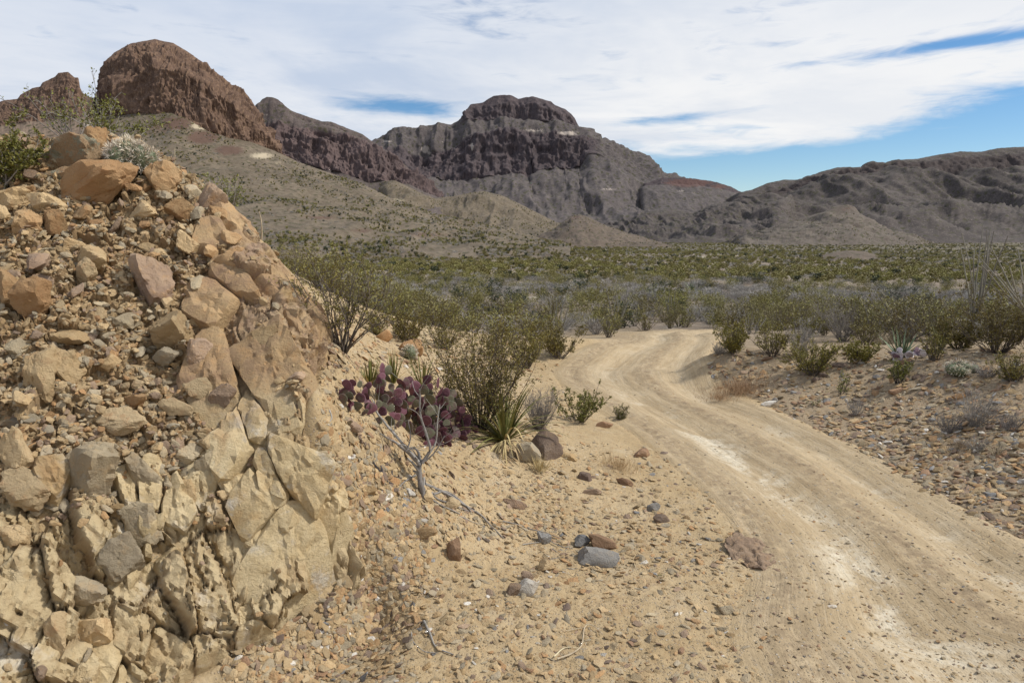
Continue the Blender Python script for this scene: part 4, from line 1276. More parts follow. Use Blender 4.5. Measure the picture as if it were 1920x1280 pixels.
for (u, v, w, h, kind, label, tl, sk) in [
    (1122, 1043, 72, 42, 'blue', 'largest blue grey stone lying by the roadside', -.12, .3),
    (1131, 1018, 54, 30, 'rust', 'rusty brown stone tucked behind the largest blue grey stone', -.2, .3),
    (1086, 1017, 30, 24, 'blue', 'small blue stone left of the rusty brown stone', 0, .3),
    (1018, 1008, 24, 28, 'blue', 'smooth blue grey pebble standing alone on the sand', .3, .3),
    (987, 1103, 48, 34, 'white', 'white and brown stone on the sand below the blue ones', .2, .3),
    (962, 1108, 30, 24, 'purple', 'purple grey stone touching the white and brown stone', .1, .3),
    (991, 1081, 24, 20, 'purple', 'pinkish grey stone above the white and brown stone', 0, .3),
    (1023, 1062, 34, 28, 'tan', 'cream topped stone above the white one', .1, .3),
    (1224, 955, 26, 18, 'blue', 'dark blue stone further along the road edge', .2, .3),
    (1243, 975, 38, 20, 'dark', 'dark brown stone next to the dark blue stone', -.3, .3),
    (1201, 852, 30, 22, 'rust', 'rust brown block standing at the road edge', 0, .25),
    (1136, 797, 34, 14, 'rust', 'flat rust stone near the small green bush', .15, .3),
    (788, 1000, 58, 26, 'orange', 'flat orange stone half sunk in the dirt slope', .1, .5),
    (853, 1035, 28, 58, 'rust', 'reddish elongated stone sunk in the dirt slope', .1, .6),
    (966, 946, 44, 24, 'purple', 'pink grey flat stone on the dirt slope', -.5, .5),
    (1096, 893, 24, 20, 'dark', 'dark angular stone above the road edge grit', .2, .3),
    (1066, 856, 36, 18, 'tan', 'tan slab lying beside the brown boulder', -.4, .35),
    (1112, 922, 34, 14, 'purple', 'low purple brown stone among road edge grit', .1, .4),
    (1172, 905, 34, 16, 'rust', 'brown flat stone between road edge and dry grass', -.3, .4),
    (1364, 1142, 28, 20, 'grey', 'grey stone near the bottom edge of the road', -.5, .35),
    (1020, 842, 62, 70, 'dark', 'brown boulder under the grey dry bush', -.55, .6),
    (986, 852, 40, 50, 'grey', 'split grey brown slab leaning on the brown boulder', .75, .4),
    (1556, 1139, 26, 10, 'white', 'white flat chip lying on the road', .2, .3),
    (690, 920, 30, 20, 'tan', 'tan stone above the black twigs', 0, .4),
    (660, 800, 40, 20, 'purple', 'brown stone left of the purple cactus', -.5, .4),
    (755, 768, 56, 26, 'tan', 'flat tan stone behind the dead shrub', .05, .45),
    (768, 925, 22, 18, 'white', 'white rounded stone at the foot of the dead shrub', 0, .3),
    (802, 930, 24, 26, 'tan', 'tan pebble right of the white rounded stone', .2, .3),
    (845, 945, 32, 26, 'tan', 'grey tan stone against the fallen branches', .3, .35),
    (770, 655, 44, 34, 'orange', 'orange rock beside the small yellow cactus', .2, .35),
    (716, 632, 34, 22, 'orange', 'orange stone on the shoulder below the dark stemmed bush', .3, .35),
    # right bank
    (1440, 757, 28, 12, 'white', 'white grey stone at the foot of the right bank', .1, .3),
    (1452, 751, 14, 9, 'blue', 'small dark blue stone beside the white grey one', .1, .3),
    (1683, 735, 30, 14, 'rust', 'flat rusty slab under the small dark based bush', .15, .3),
    (1728, 706, 26, 11, 'dark', 'dark flat stone on the right bank', .1, .35),
    (1798, 744, 30, 12, 'orange', 'flat pale orange stone on the right bank', -.1, .3),
    (1785, 731, 20, 11, 'tan', 'small tan stone above the flat pale orange stone', 0, .3),
    (1647, 708, 14, 11, 'blue', 'blue grey pebble left of the small dark based bush', .1, .3),
    (1490, 736, 14, 10, 'blue', 'blue pebble low on the right bank', .2, .3),
    (1700, 680, 40, 13, 'rust', 'rust brown slab below the whitened cactus', .1, .4),
    (1528, 713, 14, 11, 'dark', 'black stone under the round green bush', .1, .3),
    (1550, 703, 26, 10, 'dark', 'dark stone right of the round green bush', 0, .3),
    (1860, 930, 20, 12, 'blue', 'blue stone near the right road edge', .1, .3),
    (1838, 922, 22, 14, 'tan', 'tan stone near the right road edge', 0, .3),
    (1440, 673, 26, 9, 'rust', 'rust red stone on top of the right bank', .1, .35),
    (1575, 686, 30, 12, 'dark', 'brown stone between two bushes on the bank top', .1, .35),
]:
    hero_rock(u, v, w, h, kind, label, 3, tl, sk, group=GRD, name='stone')
# low bedrock hump showing through the dirt beside the road
c = hit_top(1415, 1050)
V, Fc = rock_shape(777, 5, (1, 1, 1), 16, 0.10)
V = V / (np.ptp(V, axis=0) / 2) * np.array([0.27, 0.42, 0.085])
f1, f2, idh, off = cells(V / [0.16, 0.08, 0.1] + 5, 91)
V[:, 2] += 0.05 * (idh - 0.5) - 0.03 * (1 - sstep(f2 - f1, 0, 0.2))
link('rock', new_mesh('rock', V, Fc, True, None, RM['purple']), None, (c[0], c[1] + 0.05, c[2] + 0.0), label='low purple brown bedrock hump sunk beside the road', category='rock')

# --- stones in the rubble: the largest are things of their own
STONES = [new_mesh('stone', *rock_shape(900 + k, 3, (1.3, 0.95, 0.72), 8), True, None, None, crisp=24) for k in range(14)]
KINDS_ = ['tan', 'tan', 'tan', 'grey', 'orange', 'tan', 'grey', 'purple']
STONE_KIND = {}
for kd in set(KINDS_):
    STONE_KIND[kd] = []
    for m in STONES:
        c = m.copy(); c.materials.append(RM[kd]); STONE_KIND[kd].append(c)

g = np.random.default_rng(21)
ok = keep & (inside > 0.9) & (OU > -60) & (OU < 700) & (OV > 235) & (OV < 1300)
ys_, xs_ = np.nonzero(ok)
wgt = (rubble[ok] * (OV[ok] < 985) + 0.10 * slab2[ok] + 0.05)
wgt = wgt * np.where(OV[ok] > 985, 0.35, 1.0) * (1 - 0.92 * slab[ok])
# pick in proportion to the area as seen
area_px = 1.0 / (OD[..., 1][ok] ** 2)
pr = wgt * area_px; pr /= pr.sum()
order = g.choice(len(xs_), 14000, p=pr)
placed = np.array(TAKEN) if TAKEN else np.zeros((0, 4))
n_ind, small = 0, []
for k in order:
    p = OD[ys_[k], xs_[k]]
    r0 = 0.045 + 0.085 * g.random() ** 2.2 if n_ind < 250 else 0.0
    if n_ind >= 250:
        break
    d = np.sqrt(((placed[:, :3] - p) ** 2).sum(1)) - placed[:, 3] * 0.9
    if d.min() < r0 * 0.75:
        continue
    nn = ON[ys_[k], xs_[k]]
    u_, v_ = project(p)
    kd = KINDS_[int(g.integers(len(KINDS_)))]
    if v_ < 480 and g.random() < 0.35:
        kd = 'orange'
    size = 'fist sized' if r0 < 0.062 else ('melon sized' if r0 < .09 else 'head sized')
    ru, rv, ref = min(REFS[:len(HERO)], key=lambda a: (a[0] - u_) ** 2 + (a[1] - v_) ** 2)
    du_, dv_ = u_ - ru, v_ - rv
    rel = ('right of' if du_ > 0 else 'left of') if abs(du_) > abs(dv_) else ('below' if dv_ > 0 else 'above')
    word = {'tan': 'tan', 'grey': 'grey', 'orange': 'orange', 'purple': 'purple brown'}[kd]
    o = link('rubble_stone', STONE_KIND[kd][int(g.integers(14))], None, tuple(p + nn * r0 * 0.30),
             label=('%s %s stone %s the %s' % (size, word, rel, ref)).replace('purple brown stone', 'purple stone'), category='stone', group='loose stones in the outcrop rubble')
    o.scale = (r0 * 1.15 * g.uniform(.85, 1.25), r0 * 1.15 * g.uniform(.85, 1.2), r0 * 1.15 * g.uniform(.8, 1.2))
    e = rot_to(nn + 0.35 * g.normal(size=3), g.uniform(0, 6.28))
    o.rotation_euler = e
    placed = np.concatenate([placed, [[*p, r0]]])
    n_ind += 1


# --- everything smaller: scattered with geometry nodes
def scatter(name, pts, rot, scl, idx, protos, **props):
    col_ = bpy.data.collections.new(name + '_kinds')
    for i, m in enumerate(protos):
        po = bpy.data.objects.new('%s_kind_%02d' % (name, i), m)
        col_.objects.link(po)
    m = bpy.data.meshes.new(name)
    n = len(pts)
    m.vertices.add(n)
    m.vertices.foreach_set('co', np.asarray(pts, np.float32).ravel())
    for nm, ty, a in (('spin', 'FLOAT_VECTOR', rot), ('size', 'FLOAT_VECTOR', scl)):
        at = m.attributes.new(nm, ty, 'POINT'); at.data.foreach_set('vector', np.asarray(a, np.float32).ravel())
    at = m.attributes.new('pick', 'INT', 'POINT'); at.data.foreach_set('value', np.asarray(idx, np.int32))
    o = link(name, m, kind='stuff', **props)
    tr = bpy.data.node_groups.new(name + '_nodes', 'GeometryNodeTree')
    tr.interface.new_socket('Geometry', in_out='INPUT', socket_type='NodeSocketGeometry')
    tr.interface.new_socket('Geometry', in_out='OUTPUT', socket_type='NodeSocketGeometry')
    N = tr.nodes
    gi, go = N.new('NodeGroupInput'), N.new('NodeGroupOutput')
    ip = N.new('GeometryNodeInstanceOnPoints'); ci = N.new('GeometryNodeCollectionInfo')
    ci.inputs['Collection'].default_value = col_
    ci.inputs['Separate Children'].default_value = True
    ci.inputs['Reset Children'].default_value = True
    ip.inputs['Pick Instance'].default_value = True

    def at_(nm, ty):
        a = N.new('GeometryNodeInputNamedAttribute'); a.data_type = ty; a.inputs['Name'].default_value = nm
        return a.outputs['Attribute']
    er = N.new('FunctionNodeEulerToRotation')
    L = tr.links.new
    L(gi.outputs[0], ip.inputs['Points']); L(ci.outputs[0], ip.inputs['Instance'])
    L(at_('pick', 'INT'), ip.inputs['Instance Index'])
    L(at_('spin', 'FLOAT_VECTOR'), er.inputs[0]); L(er.outputs[0], ip.inputs['Rotation'])
    L(at_('size', 'FLOAT_VECTOR'), ip.inputs['Scale'])
    L(ip.outputs[0], go.inputs[0])
    md = o.modifiers.new('scatter', 'NODES'); md.node_group = tr
    return o


def tilt_rot(n, yaw):
    return np.array([tuple(rot_to(a, b)) for a, b in zip(n, yaw)])


PEB = {}
for kd in ('tan', 'grey', 'orange', 'purple', 'white', 'blue', 'dark', 'rust'):
    PEB[kd] = []
    for k in range(3):
        V, Fc = rock_shape(1300 + k + 7 * len(PEB), 2, (1.3, 0.95, 0.62))
        PEB[kd].append(new_mesh('pebble', V, Fc, False, None, RM[kd]))
PROT = PEB['tan'] + PEB['grey'] + PEB['orange'] + PEB['purple']
NSM = 15000
sel = g.choice(len(xs_), NSM, p=pr)
pts = OD[ys_[sel], xs_[sel]]; nn = ON[ys_[sel], xs_[sel]]
rad = 0.012 + 0.042 * g.random(NSM) ** 2.2
pts = pts + nn * (rad * 0.25)[:, None] + g.normal(size=(NSM, 3)) * 0.004
idx = g.choice(12, NSM, p=np.array([.15, .15, .15, .09, .09, .09, .06, .06, .06, .04, .03, .03]) / 1.0 / np.sum([.15, .15, .15, .09, .09, .09, .06, .06, .06, .04, .03, .03]))
scatter('rubble_chips', pts, tilt_rot(nn + 0.5 * g.normal(size=(NSM, 3)), g.uniform(0, 6.28, NSM)), rad[:, None] * g.uniform(.7, 1.35, (NSM, 3)), idx, PROT,
        label='small angular chips filling the rubble of the outcrop', category='rubble')


# gravel on the dirt slope, road shoulders and right bank
from mathutils.kdtree import KDTree
RZF = RZ.ravel()
RKD = KDTree(RZF.size)
for i, (a_, b_) in enumerate(zip(RX.ravel(), RY.ravel())):
    RKD.insert((a_, b_, 0), i)
RKD.balance()


def gravel(name, n, sampler, protos, pw, r0, r1, pwr, label, flatten=0.6, seed=3):
    gg = np.random.default_rng(seed)
    xy = sampler(gg, n)
    n = len(xy)
    z = top(xy[:, 0], xy[:, 1])
    on = road_mask(xy[:, 0], xy[:, 1]) > .25
    for i in np.nonzero(on)[0]:
        z[i] = RKD.find((xy[i, 0], xy[i, 1], 0))[1] and RZF[RKD.find((xy[i, 0], xy[i, 1], 0))[1]]
    nn = land_normal(xy[:, 0], xy[:, 1])
    rad = r0 + (r1 - r0) * gg.random(n) ** pwr
    P = np.stack([xy[:, 0], xy[:, 1], z + rad * 0.10], 1)
    pw = np.array(pw, float); pw /= pw.sum()
    scl = rad[:, None] * gg.uniform(.7, 1.4, (n, 3)); scl[:, 2] *= flatten
    return scatter(name, P, tilt_rot(nn + 0.25 * gg.normal(size=(n, 3)), gg.uniform(0, 6.28, n)), scl, gg.choice(len(protos), n, p=pw), protos, label=label, category='gravel')


ALLP = sum([PEB[k] for k in ('tan', 'grey', 'orange', 'purple', 'white', 'blue', 'dark', 'rust')], [])


def pw8(*w):
    return np.repeat(w, 3)


def px_sampler(boxes, avoid_road=0.0, clump=0.0):
    """points whose density is even over parts of the view, then placed on the land"""
    def f(gg, n):
        out = []
        tot = sum(b[4] for b in boxes)
        for (u0, v0, u1, v1, wt) in boxes:
            m = int(n * wt / tot)
            u = gg.uniform(u0, u1, m); v = gg.uniform(v0, v1, m)
            YS = np.geomspace(3.5, 60, 420)
            Yb = np.full(m, 60.0); done = np.zeros(m, bool)
            for y_ in YS:
                P = at_depth(u, v, np.full(m, y_))
                under = (P[:, 2] <= land_q(P[:, 0], P[:, 1])) & ~done
                Yb[under] = y_; done |= under
            Yb *= gg.uniform(.992, 1.003, m)
            P = at_depth(u, v, Yb)[done]
            out.append(P[:, :2])
        xy = np.concatenate(out)
        k = np.ones(len(xy), bool)
        if avoid_road is not None:
            k &= road_mask(xy[:, 0], xy[:, 1], avoid_road) < gg.random(len(xy)) * 0.9
        if clump:
            k &= fbm(np.stack([xy[:, 0], xy[:, 1], 0 * xy[:, 0]], 1) * clump, 3, 77) > gg.uniform(-.5, .35, len(xy))
        k &= poly_dist(xy[:, 0], xy[:, 1], poly) < 0.1
        return xy[k]
    return f


gravel('slope_gravel', 36000, px_sampler([(600, 680, 1060, 1010, 5), (700, 960, 1200, 1290, 2.2), (1000, 830, 1350, 1080, 1.6), (1180, 1000, 1480, 1290, .8), (620, 580, 1010, 700, 2.6), (620, 880, 800, 1180, 3.0), (420, 1160, 760, 1290, 1.4)], 0.0),
       ALLP, pw8(13, 5, 2.5, 1.2, .35, .25, .5, .8), 0.006, 0.055, 5.6, 'loose gravel strewn over the dirt slope and roadside', seed=5)
gravel('apron_stones', 1500, px_sampler([(600, 800, 740, 1200, 3), (480, 1150, 740, 1290, 1)], 0.0), ALLP, pw8(9, 4, 3, 1.5, .6, .2, .5, .8), 0.012, 0.075, 2.6, 'stones of the gravel apron at the foot of the outcrop', seed=12)
gravel('shoulder_stones', 900, px_sampler([(620, 590, 1010, 700, 1)], 0.0), ALLP, pw8(5, 3, 6, 3, .3, .2, 1, 3), 0.015, 0.11, 2.6, 'stones strewn over the shoulder behind the purple cactus', seed=9)
gravel('bank_gravel', 14500, px_sampler([(1330, 655, 1920, 860, 5), (1480, 780, 1960, 1010, 4), (1960, 630, 2400, 1010, 3)], -0.05), ALLP, pw8(8, 6, 4, 3, 1.2, 1.6, 1.3, 2.2), 0.010, 0.085, 3.2, 'loose gravel covering the right bank', seed=6)
gravel('road_pebbles', 4000, px_sampler([(1050, 640, 1700, 900, 1), (1350, 900, 1960, 1290, 2.4)], None), ALLP, pw8(8, 5, 2, 2, 1.0, .8, 1.4, .8), 0.005, 0.026, 3.5, 'pebbles scattered over the road', seed=8)

# ------------------------------------------------------------------ plants
def leaf_material(name, a, b, c, rough=0.6):
    m, t = material(name, rough)
    P = t.n('ShaderNodeNewGeometry').outputs['Position']
    rnd = t.n('ShaderNodeObjectInfo').outputs['Random']
    n_ = t.noise(P, 3.0, 3, 0.6)
    f = t.noise(P, 22.0, 2, 0.6)
    col = t.mix(t.ramp(n_, 0.3, 0.7), a, b)
    col = t.mix(t.ramp(f, 0.5, 0.75), col, c)
    hs_ = t.n('ShaderNodeHueSaturation', ins={'Hue': t.math('ADD', 0.485, t.math('MULTIPLY', rnd, 0.03)), 'Saturation': 1.0, 'Value': t.math('ADD', 0.72, t.math('MULTIPLY', rnd, 0.5)), 'Color': col})
    t.set(t.b, 'Base Color', hs_.outputs[0])
    t.b.inputs['Specular IOR Level'].default_value = 0.35
    return m


LM = dict(
    creosote=leaf_material('creosote_leaf', (0.215, 0.180, 0.034), (0.150, 0.135, 0.028), (0.30, 0.24, 0.055)),
    creosote_far=leaf_material('creosote_mass', (0.205, 0.178, 0.048), (0.145, 0.135, 0.040), (0.275, 0.23, 0.07)),
    green=leaf_material('green_leaf', (0.135, 0.145, 0.028), (0.175, 0.17, 0.034), (0.23, 0.21, 0.045)),
    dark=leaf_material('dark_leaf', (0.030, 0.042, 0.018), (0.045, 0.055, 0.020), (0.06, 0.065, 0.03)),
    agave=leaf_material('agave_leaf', (0.11, 0.15, 0.075), (0.16, 0.20, 0.12), (0.20, 0.22, 0.13)),
    blade=leaf_material('blade_leaf', (0.11, 0.12, 0.028), (0.17, 0.165, 0.045), (0.24, 0.21, 0.07)),
    dryblade=leaf_material('dry_blade', (0.47, 0.36, 0.17), (0.55, 0.45, 0.25), (0.38, 0.28, 0.13), 0.8),
    straw=leaf_material('dry_straw', (0.43, 0.30, 0.175), (0.50, 0.37, 0.23), (0.36, 0.22, 0.13), 0.9),
    pale=leaf_material('pale_straw', (0.46, 0.38, 0.26), (0.55, 0.47, 0.34), (0.36, 0.29, 0.2), 0.9),
    twig=leaf_material('dark_twig', (0.085, 0.065, 0.05), (0.14, 0.115, 0.095), (0.19, 0.165, 0.14), 0.85),
    greytwig=leaf_material('grey_twig', (0.20, 0.18, 0.165), (0.27, 0.245, 0.225), (0.34, 0.315, 0.29), 0.9),
    greymass=leaf_material('grey_brush_mass', (0.25, 0.235, 0.215), (0.325, 0.305, 0.285), (0.40, 0.375, 0.35), 0.9),
    deadwood=leaf_material('weathered_wood', (0.20, 0.185, 0.17), (0.33, 0.31, 0.29), (0.12, 0.105, 0.09), 0.85),
    charred=leaf_material('charred_wood', (0.035, 0.03, 0.03), (0.06, 0.05, 0.05), (0.11, 0.10, 0.10), 0.85),
    bark=leaf_material('ocotillo_bark', (0.20, 0.185, 0.155), (0.27, 0.25, 0.21), (0.15, 0.14, 0.11), 0.9),
    spine=leaf_material('cactus_spine', (0.62, 0.54, 0.42), (0.72, 0.67, 0.58), (0.55, 0.42, 0.28), 0.6),
    cactus=leaf_material('cactus_skin', (0.085, 0.105, 0.055), (0.12, 0.14, 0.08), (0.15, 0.16, 0.10), 0.6),
)


class Geo:
    def __init__(s):
        s.V, s.Q, s.n = [], [], 0

    def add(s, V, Q):
        s.V.append(np.asarray(V, float)); s.Q.append(np.asarray(Q) + s.n); s.n += len(V)

    def tube(s, P, R, k=4):
        P = np.asarray(P, float); R = np.broadcast_to(np.asarray(R, float), (len(P),))
        T = np.gradient(P, axis=0); T /= np.linalg.norm(T, axis=1, keepdims=True) + 1e-9
        a = np.cross(T, [0.31, 0.17, 0.93]); a /= np.linalg.norm(a, axis=1, keepdims=True) + 1e-9
        b = np.cross(T, a)
        an = np.arange(k) * 2 * pi / k
        V = P[:, None] + R[:, None, None] * (a[:, None] * np.cos(an)[None, :, None] + b[:, None] * np.sin(an)[None, :, None])
        n = len(P)
        i = np.arange(n * k).reshape(n, k)
        j = np.roll(i, -1, 1)
        s.add(V.reshape(-1, 3), np.stack([i[:-1].ravel(), j[:-1].ravel(), j[1:].ravel(), i[1:].ravel()], 1))

    def leaves(s, C_, D, N, ln, wd):
        """quads: base centre C_, along D, across N"""
        C_ = np.asarray(C_); D = D / (np.linalg.norm(D, axis=1, keepdims=True) + 1e-9)
        A = np.cross(D, N); A /= np.linalg.norm(A, axis=1, keepdims=True) + 1e-9
        ln = np.broadcast_to(ln, (len(C_),))[:, None]; wd = np.broadcast_to(wd, (len(C_),))[:, None]
        m = C_ + D * ln * 0.5
        V = np.stack([C_, m + A * wd * 0.5, C_ + D * ln, m - A * wd * 0.5], 1).reshape(-1, 3)
        s.add(V, np.arange(len(V)).reshape(-1, 4))

    def blade(s, P, Wd, side):
        """flat tapered ribbon folded along its middle"""
        P = np.asarray(P, float); Wd = np.asarray(Wd, float)[:, None]
        T = np.gradient(P, axis=0); T /= np.linalg.norm(T, axis=1, keepdims=True) + 1e-9
        A = np.cross(T, side); A /= np.linalg.norm(A, axis=1, keepdims=True) + 1e-9
        U = np.cross(A, T)
        V = np.stack([P - A * Wd / 2 + U * Wd * 0.25, P, P + A * Wd / 2 + U * Wd * 0.25], 1).reshape(-1, 3)
        n = len(P); i = np.arange(n * 3).reshape(n, 3)
        q = np.concatenate([np.stack([i[:-1, c], i[:-1, c + 1], i[1:, c + 1], i[1:, c]], 1) for c in (0, 1)])
        s.add(V, q)

    def mesh(s, name, mat, smooth=True):
        return new_mesh(name, np.concatenate(s.V), np.concatenate(s.Q), smooth, None, mat)


def unit(v):
    return v / (np.linalg.norm(v) + 1e-9)


def shrub(seed, H, W, stems, subs, leafn, leaf, r0=0.012, lean=(0, 0), sides=3, bare=0.35, twiggy=0, gnarl=0.10, tilt0=4, minlen=.6):
    """vase shaped shrub. returns stems Geo and leaves Geo"""
    g = np.random.default_rng(seed)
    S, Lf = Geo(), Geo()
    C_, D_, N_, Ln = [], [], [], []
    tmax = math.atan2(W / 2, H * 0.8)
    for i in range(stems):
        a = g.uniform(0, 2 * pi); th_ = radians(tilt0) + (tmax - radians(tilt0)) * math.sqrt(g.random())
        ln = H * g.uniform(minlen, 1.02) / max(cos(th_) * 1.0, 0.55)
        d = np.array([sin(th_) * cos(a) + lean[0], sin(th_) * sin(a) + lean[1], cos(th_)]); d = unit(d)
        n = 7
        P = [np.array([0.05 * W * cos(a) * g.random(), 0.05 * W * sin(a) * g.random(), -0.03])]
        for k in range(n):
            d = unit(d + g.normal(size=3) * gnarl + np.array([0, 0, 0.05]))
            P.append(P[-1] + d * ln / n)
        P = np.array(P)
        R = np.linspace(r0 * g.uniform(.7, 1.1), r0 * 0.25, n + 1)
        S.tube(P, R, sides)
        for j in range(subs):
            t_ = g.uniform(bare, 1.0) * n
            k = min(int(t_), n - 1)
            b = P[k] + (P[k + 1] - P[k]) * (t_ - k)
            dd = unit(unit(P[k + 1] - P[k]) + g.normal(size=3) * 0.62 + np.array([0, 0, .25]))
            l2 = H * g.uniform(.10, .26)
            m = b + dd * l2 * 0.5 + g.normal(size=3) * l2 * 0.08
            e = b + dd * l2 + g.normal(size=3) * l2 * 0.1
            S.tube(np.array([b, m, e]), [r0 * .35, r0 * .28, r0 * .15], 3)
            for q in range(twiggy):
                f = g.uniform(.2, 1)
                c = b + (e - b) * f
                dq = unit(dd + g.normal(size=3) * 0.8)
                lq = l2 * g.uniform(.3, .7)
                S.tube(np.array([c, c + dq * lq * .5 + g.normal(size=3) * lq * .08, c + dq * lq]), [r0 * .2, r0 * .16, r0 * .09], 3)
                for z_ in range(leafn // 2):
                    C_.append(c + dq * lq * g.uniform(.2, 1)); D_.append(dq + g.normal(size=3) * .8); N_.append(g.normal(size=3)); Ln.append(leaf * g.uniform(.6, 1.3))
            for z_ in range(leafn):
                f = g.uniform(.1, 1.05)
                C_.append(b + (e - b) * f + g.normal(size=3) * leaf * .35); D_.append(dd + g.normal(size=3) * .8); N_.append(g.normal(size=3)); Ln.append(leaf * g.uniform(.6, 1.3))
    if C_:
        Ln = np.array(Ln)
        Lf.leaves(np.array(C_), np.array(D_), np.array(N_), Ln, Ln * 0.55)
    return S, Lf


def plant(name, label, cat, loc, group=None):
    o = bpy.data.objects.new(name, None)
    C.objects.link(o)
    o.location = tuple(loc); o.empty_display_size = 0.1
    o['label'] = label; o['category'] = cat
    if group:
        o['group'] = group
    return o


def rosette(seed, n, L, Wd, up0, up1, droop, segs=7):
    """list of blade point lists"""
    g = np.random.default_rng(seed)
    out = []
    for i in range(n):
        a = g.uniform(0, 2 * pi)
        th_ = radians(g.uniform(up0, up1))
        l = L * g.uniform(.7, 1.1)
        d = np.array([cos(a) * sin(th_), sin(a) * sin(th_), cos(th_)])
        P = [np.array([cos(a), sin(a), 0]) * Wd * 0.8]
        for k in range(segs):
            d = unit(d + np.array([0, 0, -droop * g.uniform(.4, 1.3)]) / segs * (1 + k * .25) + g.normal(size=3) * .02)
            P.append(P[-1] + d * l / segs)
        w_ = Wd * np.array([1.0, 1, .9, .8, .65, .5, .32, .05])[:segs + 1] * g.uniform(.75, 1.15)
        out.append((np.array(P), w_, np.array([cos(a + pi / 2), sin(a + pi / 2), 0.0])))
    return out


def blade_plant(name, label, cat, loc, spec, group=None, stalk=None):
    """spec: list of (blade list, material, part name); each blade is a part"""
    o = plant(name, label, cat, loc, group)
    for blades, mat, pn in spec:
        for P, w_, sd_ in blades:
            G = Geo(); G.blade(P, w_, np.array([0, 0, 1.0]) if abs(P[-1, 2] - P[0, 2]) < np.hypot(*(P[-1, :2] - P[0, :2])) else np.cross(sd_, [0, 0, 1.0]))
            link(pn, G.mesh(pn, mat), o)
    if stalk:
        G = Geo(); G.tube(*stalk, 5); link('flower_stalk', G.mesh('flower_stalk', LM['dryblade']), o)
    return o


def shrub_thing(name, label, cat, loc, geos, mats, group=None, names=('stems', 'foliage'), rz=0):
    o = plant(name, label, cat, loc, group)
    o.rotation_euler = (0, 0, rz)
    for G, mt, nm in zip(geos, mats, names):
        if G.V:
            link(nm, G.mesh(nm, LM[mt], smooth=(nm == 'stems')), o)
    return o


# ---- near shrubs, one by one: u, v of the foot, height and width in picture pixels
def near_shrub(u, v, h, w, label, seed, stems=34, subs=7, leafn=7, leaf=0.022, mats=('twig', 'creosote'), name='creosote_bush', cat='shrub', bare=.3, twiggy=2, lean=(0, 0), Y=None, r0=.011, **kw):
    p = hit_top(u, v) if Y is None else at_depth(u, v, Y)
    s = p[1] / F / cos(PITCH)
    G = shrub(seed, h * s, w * s, stems, subs, leafn, leaf, r0=r0, bare=bare, twiggy=twiggy, lean=lean, **kw)
    return shrub_thing(name, label, cat, p - np.array([0, 0, .03]), G, mats)


near_shrub(900, 800, 190, 250, 'large olive creosote bush rising behind the purple cactus', 1, stems=50, subs=10, leafn=11, leaf=.032, bare=.2, r0=.010)
near_shrub(640, 655, 165, 200, 'dark stemmed creosote bush on the shoulder of the outcrop', 2, stems=34, subs=8, leafn=5, leaf=.027, bare=.4, r0=.011, gnarl=.16)
near_shrub(1085, 790, 58, 120, 'low sprawling green bush beside the grey dry bush', 3, stems=22, subs=6, leafn=14, leaf=.033, mats=('twig', 'green'), bare=.25)
near_shrub(1164, 786, 28, 40, 'tiny bright green bush alone at the road edge', 4, stems=22, subs=5, leafn=7, leaf=.024, mats=('twig', 'green'), bare=.2, twiggy=1)
near_shrub(12, 352, 112, 170, 'green leaved bush at the left edge on top of the outcrop', 5, stems=26, subs=8, leafn=18, leaf=.038, mats=('greytwig', 'green'), bare=.3, lean=(.12, 0), gnarl=.2)
near_shrub(150, 268, 90, 300, 'thin bare stemmed bush behind the lichen rock on the skyline', 6, stems=24, subs=5, leafn=3, leaf=.038, mats=('greytwig', 'green'), bare=.45, twiggy=2, Y=10.2, gnarl=.14, lean=(-.25, 0))
near_shrub(215, 285, 95, 150, 'sparse grey and green bush right of the lichen rock', 7, stems=13, subs=6, leafn=11, leaf=.038, mats=('greytwig', 'green'), bare=.45, Y=10.0, gnarl=.18)
near_shrub(424, 398, 66, 90, 'small green bush peeping over the outcrop skyline corner', 8, stems=16, subs=6, leafn=7, leaf=.024, mats=('greytwig', 'green'), bare=.35, Y=8.6)
near_shrub(1525, 703, 62, 108, 'round green bush on the face of the right bank', 9, stems=44, subs=8, leafn=10, leaf=.033, bare=.22, mats=('twig', 'creosote'), r0=.012)
near_shrub(1372, 660, 56, 84, 'dense creosote bush at the corner of the right bank', 10, stems=36, subs=8, leafn=10, leaf=.040, bare=.15)
near_shrub(1446, 668, 60, 110, 'open creosote bush with bare twigs on the right bank top', 11, stems=30, subs=7, leafn=6, leaf=.038, bare=.3)
near_shrub(1610, 680, 42, 66, 'creosote bush behind the round green bush', 12, stems=30, subs=7, leafn=9, leaf=.038, bare=.2)
near_shrub(1684, 722, 52, 50, 'small bush with a dark trunk above a rusty slab', 13, stems=14, subs=7, leafn=10, leaf=.029, mats=('charred', 'green'), bare=.45)
near_shrub(1752, 680, 62, 56, 'upright creosote bush right of the whitened cactus', 14, stems=16, subs=6, leafn=9, leaf=.031, bare=.3)
near_shrub(1576, 738, 44, 60, 'sparse bright green sprig on the right bank', 15, stems=7, subs=5, leafn=7, leaf=.029, mats=('twig', 'green'), bare=.2, twiggy=1)
near_shrub(1530, 762, 18, 26, 'tiny green plant low on the right bank', 16, stems=9, subs=3, leafn=6, leaf=.024, mats=('twig', 'green'), bare=.1, twiggy=0)
near_shrub(1868, 662, 112, 190, 'big creosote bush at the right edge on the bank', 17, stems=46, subs=9, leafn=11, leaf=.035, bare=.25)
near_shrub(1796, 655, 60, 110, 'medium creosote bush left of the big one at the right edge', 18, stems=34, subs=8, leafn=10, leaf=.038, bare=.22)
near_shrub(1900, 716, 56, 90, 'low creosote bush below the big one at the right edge', 19, stems=26, subs=7, leafn=9, leaf=.029, bare=.25)
